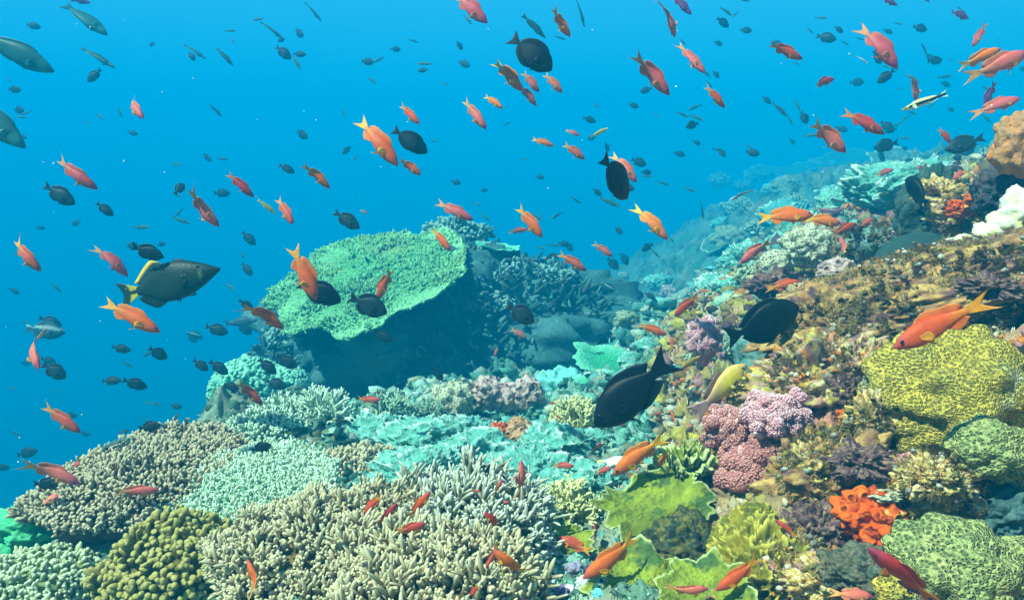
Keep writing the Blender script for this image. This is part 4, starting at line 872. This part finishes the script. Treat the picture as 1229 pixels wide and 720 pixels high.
for nm_, base, cf, kind in [('O', A, ORG, 'anthias'), ('R', A, RED, 'anthias'), ('P', A, PNK, 'anthias'), ('D', DM, DRK, 'damselfish'), ('T', TG, BLK, 'surgeonfish'), ('S', SG, BLK, 'surgeonfish'),
                            ('X', TR, c_trigger, 'triggerfish'), ('W', WR, c_plain((.04, .11, .10), (.03, .1, .1)), 'wrasse'), ('G', PR, c_plain((.03, .12, .09), (.02, .1, .1), belly=(.06, .18, .14)), 'parrotfish'),
                            ('C', CL, c_cleaner, 'cleaner_wrasse'), ('Y', SPT, c_spotted, 'spotted_fish'), ('B', DM, c_striped, 'striped_fish'), ('V', A, c_plain((.16, .05, .20), (.16, .06, .16), belly=(.3, .1, .2)), 'anthias'),
                            ('L', WR, c_plain((.5, .3, .05), (.6, .4, .05)), 'wrasse'), ('K', WR, c_plain((.45, .5, .5), (.4, .45, .45)), 'wrasse'), ('E', PR, c_plain((.1, .15, .18), (.08, .12, .15)), 'parrotfish')]:
    for bn, bv in (('', 0.12), ('l', .9), ('r', -.9), ('m', .5), ('n', -.45)):
        if bn and base is not A: continue
        mbf, eye = fish_mesh(dict(base, col=cf, bend=bv)); SPECIES[nm_ + bn] = [kind, mbf, eye, None]
eye_me = None
def fish_proto(code):
    global eye_me
    s = SPECIES[code]
    if s[3] is None:
        o = s[1].build(s[0], m_fish); sc.collection.objects.unlink(o); s[3] = o.data
        bpy.data.objects.remove(o)
        if eye_me is None:
            v, f = ico(2); e = MB().add(v, None, f).build('eye', m_eye); eye_me = e.data; bpy.data.objects.remove(e)
    return s
bpy.context.view_layer.update(); DG = bpy.context.evaluated_depsgraph_get()
RV, UV, FV = np.array((1, 0, 0.0)), np.array((0, -sp, cp)), np.array((0, cp, sp))
def clear_depth(px, py):
    v = P(px, py, 1.0); h_, loc, *_ = sc.ray_cast(DG, Vector((0, 0, 0)), Vector(v / np.linalg.norm(v)))
    return float(np.dot(np.array(loc), FV)) if h_ else 99.0
CATN = {'anthias': 'fish', 'cleaner_wrasse': 'fish'}
def put_fish(code, tx, ty, hx, hy, yaw, L, label, group, eyes=True, roll=0.0, dmax=None):
    if code in ('O', 'R', 'P') and len(label) % 4: code += ('', 'm', 'n', 'm')[(len(label) + int(tx)) % 4]
    s = fish_proto(code); kind, _, (ex, ez, er, ew), me = s
    v = np.array((hx - tx, ty - hy), float); lp = max(np.hypot(*v), 2)
    d = L * math.cos(R(yaw)) * FPX / lp
    lim = min(clear_depth(tx + (hx - tx) * t, ty + (hy - ty) * t) for t in (.1, .5, .9)) - L * .25
    d2 = min(d, lim if lim < 50 else d)
    if dmax: d2 = min(d2, dmax)
    L = L * d2 / d; d = d2
    v = v / np.linalg.norm(v)
    F = math.cos(R(yaw)) * (v[0] * RV + v[1] * UV) + math.sin(R(yaw)) * FV
    U = np.array((0, 0, 1.0)) + .25 * UV; U = U - F * np.dot(U, F)
    if np.linalg.norm(U) < .25: U = -v[0] * 0 * RV + np.cross(F, FV) * (-1 if v[0] > 0 else 1); 
    U = unit(U); Y = np.cross(U, F)
    if roll: c_, s_ = math.cos(R(roll)), math.sin(R(roll)); U, Y = U * c_ + Y * s_, Y * c_ - U * s_
    pos = P((tx + hx) / 2, (ty + hy) / 2, d)
    o = bpy.data.objects.new(kind, me); sc.collection.objects.link(o)
    Mx = Matrix(((F[0], Y[0], U[0]), (F[1], Y[1], U[1]), (F[2], Y[2], U[2]))).to_4x4() @ Matrix.Diagonal((L, L * (1 + .12 * math.sin(tx * 7)), L * (1 + .1 * math.sin(ty * 5 + hx)), 1))
    Mx.translation = Vector(pos.tolist()); o.matrix_world = Mx
    tag(o, label, 'fish', group)
    if eyes:
        for sg in (-1, 1):
            e = bpy.data.objects.new('eye', eye_me); sc.collection.objects.link(e); e.parent = o
            e.location = (ex, ew * sg, ez); e.scale = (er, er * .5, er)
    return o
# code, tail x,y, head x,y, out-of-plane yaw, real length, label
GA = 'anthias schooling over the reef'; GD = 'dark fish in the blue water'
FISH = [
 ('P',64,193,114,226,20,.11,'pink anthias with long trailing tail near the upper left edge'),
 ('P',145,114,176,144,25,.085,'small pink anthias alone in blue water, upper left'),
 ('R',273,208,303,236,20,.085,'small red anthias left of the orange one, above the green table'),
 ('O',365,196,395,226,15,.085,'small orange anthias above the dark fish over the green table'),
 ('P',223,232,261,271,20,.09,'slim coral-pink anthias above and right of the dark triggerfish'),
 ('R',330,236,353,270,15,.085,'small dark red anthias above the left end of the green table'),
 ('R',12,289,47,325,15,.09,'purplish red anthias at the left edge, level with the triggerfish'),
 ('P',120,291,149,332,25,.09,'slim purplish pink anthias just left of the small dark damselfish'),
 ('O',122,360,190,399,10,.12,'large orange anthias directly under the triggerfish tail'),
 ('Pl',17,399,56,441,30,.1,'pink anthias with curled body at the left edge'),
 ('Or',297,358,338,396,20,.1,'orange anthias with splayed tail at the left tip of the table'),
 ('O',350,293,378,360,10,.12,'orange anthias diving in front of the black oval fish on the table'),
 ('R',285,456,314,487,20,.085,'small red anthias diving below the cluster of dark damselfish'),
 ('R',50,486,96,519,5,.1,'dark red anthias in the blue water, lower left'),
 ('P',33,549,93,582,10,.12,'large pinkish orange anthias left of the brown coral dome'),
 ('P',104,553,85,560,30,.05,'tiny pink anthias touching the large pinkish one from the right'),
 ('P',139,590,189,589,15,.1,'pale mauve anthias hovering over the brown coral dome'),
 ('P',43,605,74,593,30,.08,'slim pink anthias at the left foot of the brown dome'),
 ('Ol',320,714,293,674,20,.09,'curved orange anthias at the bottom left, over the finger field'),
 ('O',427,137,477,199,5,.14,'large orange anthias with yellow tail, top centre left'),
 ('O',478,124,504,150,20,.08,'small orange anthias directly above the dark oval fish'),
 ('O',479,191,505,210,10,.07,'tiny orange anthias at the snout of the large yellow-tailed one'),
 ('P',541,-10,585,28,0,.11,'large pink anthias cut by the top edge'),
 ('O',659,13,685,43,15,.08,'small orange anthias near the top edge, right of the dark oval fish'),
 ('O',594,70,626,109,10,.1,'orange anthias below left of the top dark oval fish'),
 ('P',627,87,647,110,20,.07,'smaller pink anthias between two others below the dark oval fish'),
 ('P',623,101,644,127,15,.085,'pinkish anthias lowest of the trio below the dark oval fish'),
 ('P',653,89,675,111,20,.07,'small pink anthias under the snout of the top dark oval fish'),
 ('O',580,114,604,131,10,.075,'small orange anthias heading right, left of the trio'),
 ('P',554,118,584,156,10,.1,'pink orange anthias diving, left of the trio and lower'),
 ('O',638,167,665,175,10,.08,'small orange anthias swimming level, centre top'),
 ('P',679,156,696,163,15,.06,'tiny pink anthias above the green slender fish'),
 ('R',676,173,702,191,15,.08,'small red anthias right of the level-swimming orange one'),
 ('P',736,182,764,219,10,.1,'pink anthias overlapping the narrow dark fish'),
 ('P',759,64,804,114,5,.12,'large pink red anthias diving, top centre right'),
 ('P',798,-2,811,42,35,.1,'very slim pink anthias hanging down from the top edge'),
 ('V',804,-8,830,18,0,.1,'purple red anthias cut by the top edge, right of centre'),
 ('P',814,48,845,90,15,.1,'pink anthias right of the slim hanging one'),
 ('O',846,103,871,129,20,.08,'pale orange anthias seen from the front quarter, right of centre'),
 ('R',919,52,964,71,5,.1,'red anthias heading right near the top, tail forked'),
 ('P',1035,26,1077,82,5,.13,'large pink anthias with long raised tail lobe, upper right'),
 ('R',972,104,1003,94,15,.09,'small brownish anthias climbing, below the red one'),
 ('P',971,144,1016,183,5,.11,'pink red anthias diving above the distant ridge'),
 ('R',1011,133,1062,161,5,.12,'red anthias heading right above the distant ridge'),
 ('O',1150,82,1203,58,10,.12,'orange anthias climbing at the upper right edge, behind the bigger one'),
 ('P',1168,93,1233,63,5,.13,'big pale orange anthias at the upper right edge'),
 ('P',1170,134,1226,118,10,.12,'pink orange anthias just above the orange streaked head'),
 ('V',1190,98,1186,128,30,.09,'thin violet fish standing upright by the upper right edge'),
 ('P',1182,30,1170,55,30,.08,'small pink anthias heading down near the top right corner'),
 ('P',1096,88,1103,120,40,.1,'slim mauve anthias hanging above the striped cleaner wrasse'),
 ('V',1139,15,1165,21,20,.08,'small purple fish near the top right corner'),
 ('V',1056,-2,1078,6,10,.07,'purple fish clipped by the top edge, upper right'),
 ('O',1125,155,1143,171,25,.07,'small bright orange anthias at the snout of the black oval fish'),
 ('P',522,243,568,264,10,.11,'pink red anthias swimming right above the table top'),
 ('O',517,274,541,301,15,.085,'small orange anthias over the upper right of the green table'),
 ('O',472,320,452,360,15,.1,'orange anthias diving to the left over the green table centre'),
 ('O',619,247,651,285,10,.1,'bright orange anthias with yellow tail, right of the green table'),
 ('R',610,279,634,275,20,.08,'dull red anthias partly behind the bright orange one'),
 ('R',669,304,704,325,10,.1,'red anthias with orange tail above the outcrop shoulder'),
 ('P',711,292,736,308,15,.08,'short pink anthias right of the red one above the outcrop'),
 ('O',762,244,801,288,5,.12,'large orange red anthias diving in open water right of centre'),
 ('P',613,394,632,406,25,.08,'faint pink anthias before the dark outcrop face'),
 ('P',598,416,593,428,30,.06,'tiny faint pink anthias on the dark outcrop face'),
 ('R',425,481,458,479,10,.09,'red anthias swimming level at the foot of the dark outcrop'),
 ('O',765,389,800,402,10,.09,'bright orange anthias above the large dark fish'),
 ('O',838,352,810,380,15,.09,'reddish orange anthias heading down left beside the reef crest'),
 ('P',922,285,890,317,15,.1,'pinkish anthias with orange tail heading down left to the crest'),
 ('O',908,261,976,258,0,.12,'big bright orange anthias heading right above the knobbly cream head'),
 ('O',965,262,1010,268,10,.1,'orange anthias just right of the big bright one'),
 ('O',997,283,1030,268,20,.09,'orange anthias climbing right, third in the row on the crest'),
 ('P',1030,273,1049,262,20,.07,'pink anthias at the right end of the crest row'),
 ('P',1016,306,1009,284,30,.08,'anthias pointing upward below the crest row'),
 ('O',922,346,962,338,20,.09,'orange anthias hovering on the back of the black fish'),
 ('P',1049,211,1074,203,20,.1,'faint reddish anthias above the cream leafy thicket'),
 ('P',1162,203,1142,216,20,.09,'faint reddish anthias left of the dark rock neck'),
 ('P',1097,206,1108,198,30,.08,'small faint pink anthias between the two reddish ones'),
 ('O',1180,360,1075,418,5,.13,'largest orange anthias, heading down left across the brown slab'),
 ('O',811,512,806,492,30,.06,'small orange anthias behind the tail of the spotted fish'),
 ('O',808,424,806,404,25,.05,'tiny orange anthias beside the big dark fish tail'),
 ('O',799,520,736,570,5,.11,'large orange red anthias above the dark ledge hollow'),
 ('O',802,536,792,562,30,.07,'small orange anthias just right of the large one by the ledge'),
 ('P',662,560,689,558,25,.08,'oval pink anthias over the turquoise leaf corals'),
 ('P',630,597,625,553,25,.09,'slim pink anthias standing upright above the dark gap'),
 ('P',624,584,618,570,30,.05,'little pink anthias left of the upright slim one'),
 ('P',594,592,603,575,25,.06,'small pink anthias climbing at the edge of the finger field'),
 ('P',563,588,577,590,25,.05,'small pink oval anthias left of the climbing one'),
 ('P',600,604,612,602,25,.04,'tiny pink anthias above the tip of the finger field'),
 ('Or',601,638,582,613,15,.08,'curved orange anthias over the right end of the finger field'),
 ('O',632,698,592,657,10,.1,'long orange brown anthias at the lower centre, tail down right'),
 ('R',600,655,583,681,15,.08,'dark red anthias crossing behind the long orange brown one'),
 ('R',578,699,563,716,20,.07,'dark red anthias at the bottom edge below the crossing pair'),
 ('O',459,592,436,618,15,.09,'orange anthias uppermost in the cluster over the finger field'),
 ('R',455,632,476,604,15,.09,'brown red anthias climbing, middle of the finger field cluster'),
 ('O',490,624,516,590,15,.09,'orange brown anthias climbing at the right of the cluster'),
 ('R',474,641,511,628,10,.09,'reddish anthias lowest in the cluster over the finger field'),
 ('R',711,661,667,646,10,.1,'brown red anthias heading left beside the big bottom fish'),
 ('R',715,656,714,626,30,.07,'small red anthias pointing up at the lime plate edge'),
 ('O',772,648,699,692,5,.12,'big orange red anthias in front of the lime plates'),
 ('P',800,712,850,706,10,.1,'rosy anthias with red back fin at the bottom edge'),
 ('O',915,672,860,709,10,.11,'orange anthias over the mustard crust at the bottom'),
 ('R',956,643,931,624,15,.06,'small red anthias beside the yellow green leaf coral'),
 ('R',1130,722,1039,656,10,.13,'long dark red anthias at the bottom right under the sponge'),
 ('V',1130,722,1080,699,15,.1,'dusky purple anthias below the long dark red one'),
 ('P',1000,712,1048,716,10,.09,'orange pink anthias cut by the bottom edge, lower right'),
 ('P',713,567,735,562,25,.06,'dull pink anthias half under the white-rimmed ledge'),
 ('P',711,546,721,530,25,.06,'pale pink anthias above the white-rimmed ledge'),
 ('P',738,504,752,512,25,.05,'small pink anthias right of the big dark fish snout'),
 ('P',719,515,727,505,25,.05,'small pink anthias at the big dark fish snout'),
 ('P',781,498,795,495,25,.05,'tiny pink anthias under the big dark fish belly'),
 ('P',657,482,666,485,25,.05,'tiny pink anthias over the turquoise sandy mound'),
 ('P',666,497,674,503,25,.05,'tiny pink anthias lower on the turquoise sandy mound'),
 ('P',432,253,442,256,25,.05,'tiny pink fish touching the dark fish above the table'),
 ('L',311,240,330,257,20,.07,'small yellow green wrasse beside the dark red anthias'),
 # dark and other fish
 ('T',873,408,960,368,5,.2,'big black surgeonfish with rounded body on the right, over the reef'),
 ('S',806,425,716,512,8,.22,'big dark surgeonfish with pointed fins heading down left'),
 ('X',137,356,264,323,0,.26,'big dark triggerfish with yellow-edged tail, left of the table'),
 ('Y',832,500,897,438,10,.15,'spotted yellow and mauve fish climbing right of the big dark fish'),
 ('L',813,445,842,427,15,.07,'dark yellowish fish below the upper pink soft coral'),
 ('T',613,44,662,84,5,.16,'dark oval fish with narrow tail near the top centre'),
 ('T',472,155,512,183,10,.15,'dark teal oval fish near the large yellow-tailed anthias'),
 ('T',724,193,756,235,45,.15,'narrow dark fish seen nearly end on, overlapped by a pink one'),
 ('T',358,340,408,362,10,.14,'black oval fish at the left of the green table'),
 ('D',418,356,464,376,5,.12,'black damselfish in front of the green table centre'),
 ('D',608,366,641,387,10,.1,'black damselfish before the dark outcrop shoulder'),
 ('D',448,397,471,410,15,.09,'dark damselfish under the rim of the green table'),
 ('D',519,440,531,457,20,.08,'dim dark damselfish low on the outcrop face'),
 ('D',401,254,431,274,10,.12,'dark damselfish in open water just above the table'),
 ('D',158,296,195,309,10,.1,'dark damselfish touching the back of the triggerfish'),
 ('D',53,222,88,245,10,.14,'teal damselfish at the left edge below the long-tailed pink one'),
 ('D',117,243,134,259,20,.1,'small teal damselfish right of the larger teal one'),
 ('D',134,416,156,421,10,.1,'dark damselfish in the lower left water, uppermost of four'),
 ('D',52,436,77,454,15,.11,'dark damselfish at the tail end of the curled pink anthias'),
 ('D',122,457,145,457,10,.1,'dark damselfish swimming level in the lower left water'),
 ('D',149,455,174,466,25,.11,'dark damselfish with pale back beside the level one'),
 ('D',181,417,198,431,30,.1,'dim damselfish facing down, left water'),
 ('D',232,431,249,445,15,.09,'dark damselfish, left one of a close pair'),
 ('D',251,433,273,449,10,.11,'dim teal damselfish, right one of a close pair'),
 ('D',310,430,331,449,10,.1,'black damselfish, left of two by the green mound'),
 ('D',331,427,356,441,10,.1,'black damselfish, right of two by the green mound'),
 ('D',318,456,343,465,10,.1,'black damselfish lowest of three by the green mound'),
 ('D',268,461,287,467,10,.09,'dark damselfish just left of the green mound'),
 ('D',287,360,303,371,20,.09,'dark damselfish behind the splayed-tail anthias'),
 ('D',246,391,273,400,10,.13,'dim teal damselfish under the grey blue oval fish'),
 ('E',270,389,308,384,10,.2,'grey blue oval fish left of the table'),
 ('D',166,514,192,510,10,.11,'dark damselfish above the brown coral dome'),
 ('W',122,537,151,526,10,.15,'slim dark fish above the left of the brown dome'),
 ('D',142,519,154,517,20,.08,'small dark damselfish above the slim one'),
 ('D',204,486,218,489,10,.09,'small dark damselfish in the lower left blue'),
 ('W',173,481,194,487,10,.14,'faint slim fish above the brown dome'),
 ('D',20,546,44,541,10,.12,'dim dark damselfish behind the large pinkish anthias'),
 ('D',-5,561,11,561,10,.1,'dark damselfish clipped by the left edge low down'),
 ('D',40,580,71,581,10,.12,'dark damselfish under the large pinkish anthias'),
 ('B',30,393,76,400,10,.2,'dark fish with pale stripe at the left edge'),
 ('D',47,381,72,391,15,.16,'dim dark fish directly above the pale-striped one'),
 ('B',224,399,241,404,15,.12,'tiny pale striped fish left of the grey blue one'),
 ('D',301,541,325,534,10,.09,'dark damselfish resting in front of the feathery corals'),
 ('D',1180,166,1135,180,5,.17,'black oval fish heading left near the orange streaked head'),
 ('D',1077,171,1050,178,10,.15,'dim teal fish above the distant ridge'),
 ('T',1106,249,1098,212,50,.16,'dark blue fish standing upright before the black rock face'),
 ('G',-22,42,60,84,10,.32,'large green fish cut by the left edge near the top'),
 ('G',-48,110,25,176,10,.28,'dark blue green fish cut by the left edge, below the green one'),
 ('G',80,4,126,41,10,.26,'slim grey green fish near the top left corner'),
 ('V',76,-4,107,3,10,.12,'dark violet fish clipped by the top edge at left'),
 ('W',99,56,136,81,10,.2,'slim pale green fish below the grey green one'),
 ('W',222,53,246,70,15,.16,'slim dim fish in the upper left water'),
 ('W',314,26,340,47,15,.18,'slim dim fish near the top, left of centre'),
 ('W',367,3,385,25,15,.16,'slim dark fish clipped near the top edge, left of centre'),
 ('W',252,126,266,140,20,.13,'tiny dim fish above the small red anthias'),
 ('D',335,198,353,207,20,.12,'small teal damselfish left of the small orange anthias'),
 ('D',214,234,217,219,50,.1,'small dark fish end on, above the slim coral-pink one'),
 ('W',627,20,655,44,20,.14,'slender teal fish above the top dark oval fish'),
 ('W',692,-2,702,31,20,.16,'very thin dark fish hanging from the top edge'),
 ('L',709,165,731,153,15,.08,'slender green yellow fish in the centre top water'),
 ('C',1134,114,1083,132,5,.1,'black and yellow striped cleaner wrasse, upper right'),
 ('K',902,227,875,241,10,.12,'pale grey slim fish above the reef crest'),
 ('W',840,242,846,263,40,.14,'dark fish seen end on in open water right of centre'),
 ('K',1027,67,1043,76,15,.08,'small white slim fish left of the raised-tail anthias'),
 ('B',721,340,738,350,20,.1,'pale butterfly-like fish right of the outcrop shoulder'),
 ('D',1072,85,1055,99,20,.12,'dim blue fish just below the raised-tail anthias'),
 ('W',881,-2,901,1,15,.12,'dark fish clipped by the top edge, right of centre'),
 ('V',1104,-4,1117,2,15,.08,'violet speck of a fish on the top edge at the right'),
 ('W',451,424,492,420,15,.26,'faint slim fish on the dark outcrop face'),
]
def hash_(v): return (math.sin(v * 12.9898) * 43758.5453) % 1
for (code, tx, ty, hx, hy, yaw, L, lab) in FISH:
    lp = math.hypot(hx - tx, hy - ty)
    k0 = code[0]
    grp = GA if k0 in 'ORP' else (GD if k0 == 'D' else None)
    if k0 in 'DTS': L *= .78
    if k0 in 'ORP': yaw = yaw * .7 * (1 if hash_(hx) > .5 or len(lab) % 2 else -1)
    put_fish(code, tx, ty, hx, hy, yaw, L, lab, grp, eyes=lp > 24, dmax=7.5, roll=50 if any(t in lab for t in ('slim ', 'thin', 'long dark')) else (0 if k0 == 'Y' else hash_(tx) * 36 - 18))
# tiny far-off fish fading into the water
r = np.random.default_rng(77); n_far = 0
zones = [(0, 340, 20, 330, 42, 'upper left'), (0, 300, 330, 540, 26, 'lower left'), (340, 620, 10, 240, 24, 'top centre'), (620, 830, 20, 360, 34, 'middle right'), (800, 1229, 10, 190, 70, 'upper right'), (560, 800, 220, 330, 18, 'centre')]
for (x0, x1, y0, y1, cnt, nm_) in zones:
    for _ in range(cnt):
        px, py = r.uniform(x0, x1), r.uniform(y0, y1); L = r.uniform(.07, .13); d = r.uniform(4.6, 8.5)
        if clear_depth(px, py) < d + .2: continue
        lp = L * FPX / d; a_ = math.radians(r.choice([38, 30, 20, 45, 160, 5]) + r.normal(0, 12)); dx, dy = math.cos(a_) * lp / 2, math.sin(a_) * lp / 2
        put_fish(str(r.choice(['D', 'W', 'W', 'W', 'D'])), px - dx, py - dy, px + dx, py + dy, r.uniform(-20, 20), L, 'tiny far-off fish fading into the blue water at the ' + nm_, 'tiny distant fish, ' + nm_, eyes=False)
# drifting specks in the water
n_ = 70; r = np.random.default_rng(88)
Cq = np.array([P(r.uniform(-60, 1290), r.uniform(-20, 560), dd) for dd in r.uniform(.5, 3.5, n_)])
dd = np.linalg.norm(Cq, axis=1); mb = MB(); blobs(mb, Cq, dd * r.uniform(.0003, .0010, n_), 1, (.8, .8, .75), 89, .25)
tag(mb.build('drifting_particles', m_rock), kind='stuff')
# ------------------------------------------------------------------ the water itself
hb = bmesh.new()
zb = float(gz.min()) - 1.0
for x in (-75, 75):
    for y in (-75, 75):
        for z in (zb, HAZE_TOP): hb.verts.new((x, y, z))
bmesh.ops.convex_hull(hb, input=hb.verts)
hm = bpy.data.meshes.new('haze'); hb.to_mesh(hm); hb.free()
haze = bpy.data.objects.new('haze', hm); sc.collection.objects.link(haze); tag(haze, kind='stuff')
vm = bpy.data.materials.new('sea_water'); vm.use_nodes = True; n, l = nodes(vm)
n.remove(n['Principled BSDF']); pv = n.new('ShaderNodeVolumePrincipled')
pv.inputs['Color'].default_value = (*HAZE_COL, 1); pv.inputs['Absorption Color'].default_value = (*HAZE_ABS, 1)
pv.inputs['Density'].default_value = HAZE_DENSITY; pv.inputs['Anisotropy'].default_value = 0.0
l.new(pv.outputs[0], n['Material Output'].inputs['Volume']); hm.materials.append(vm)
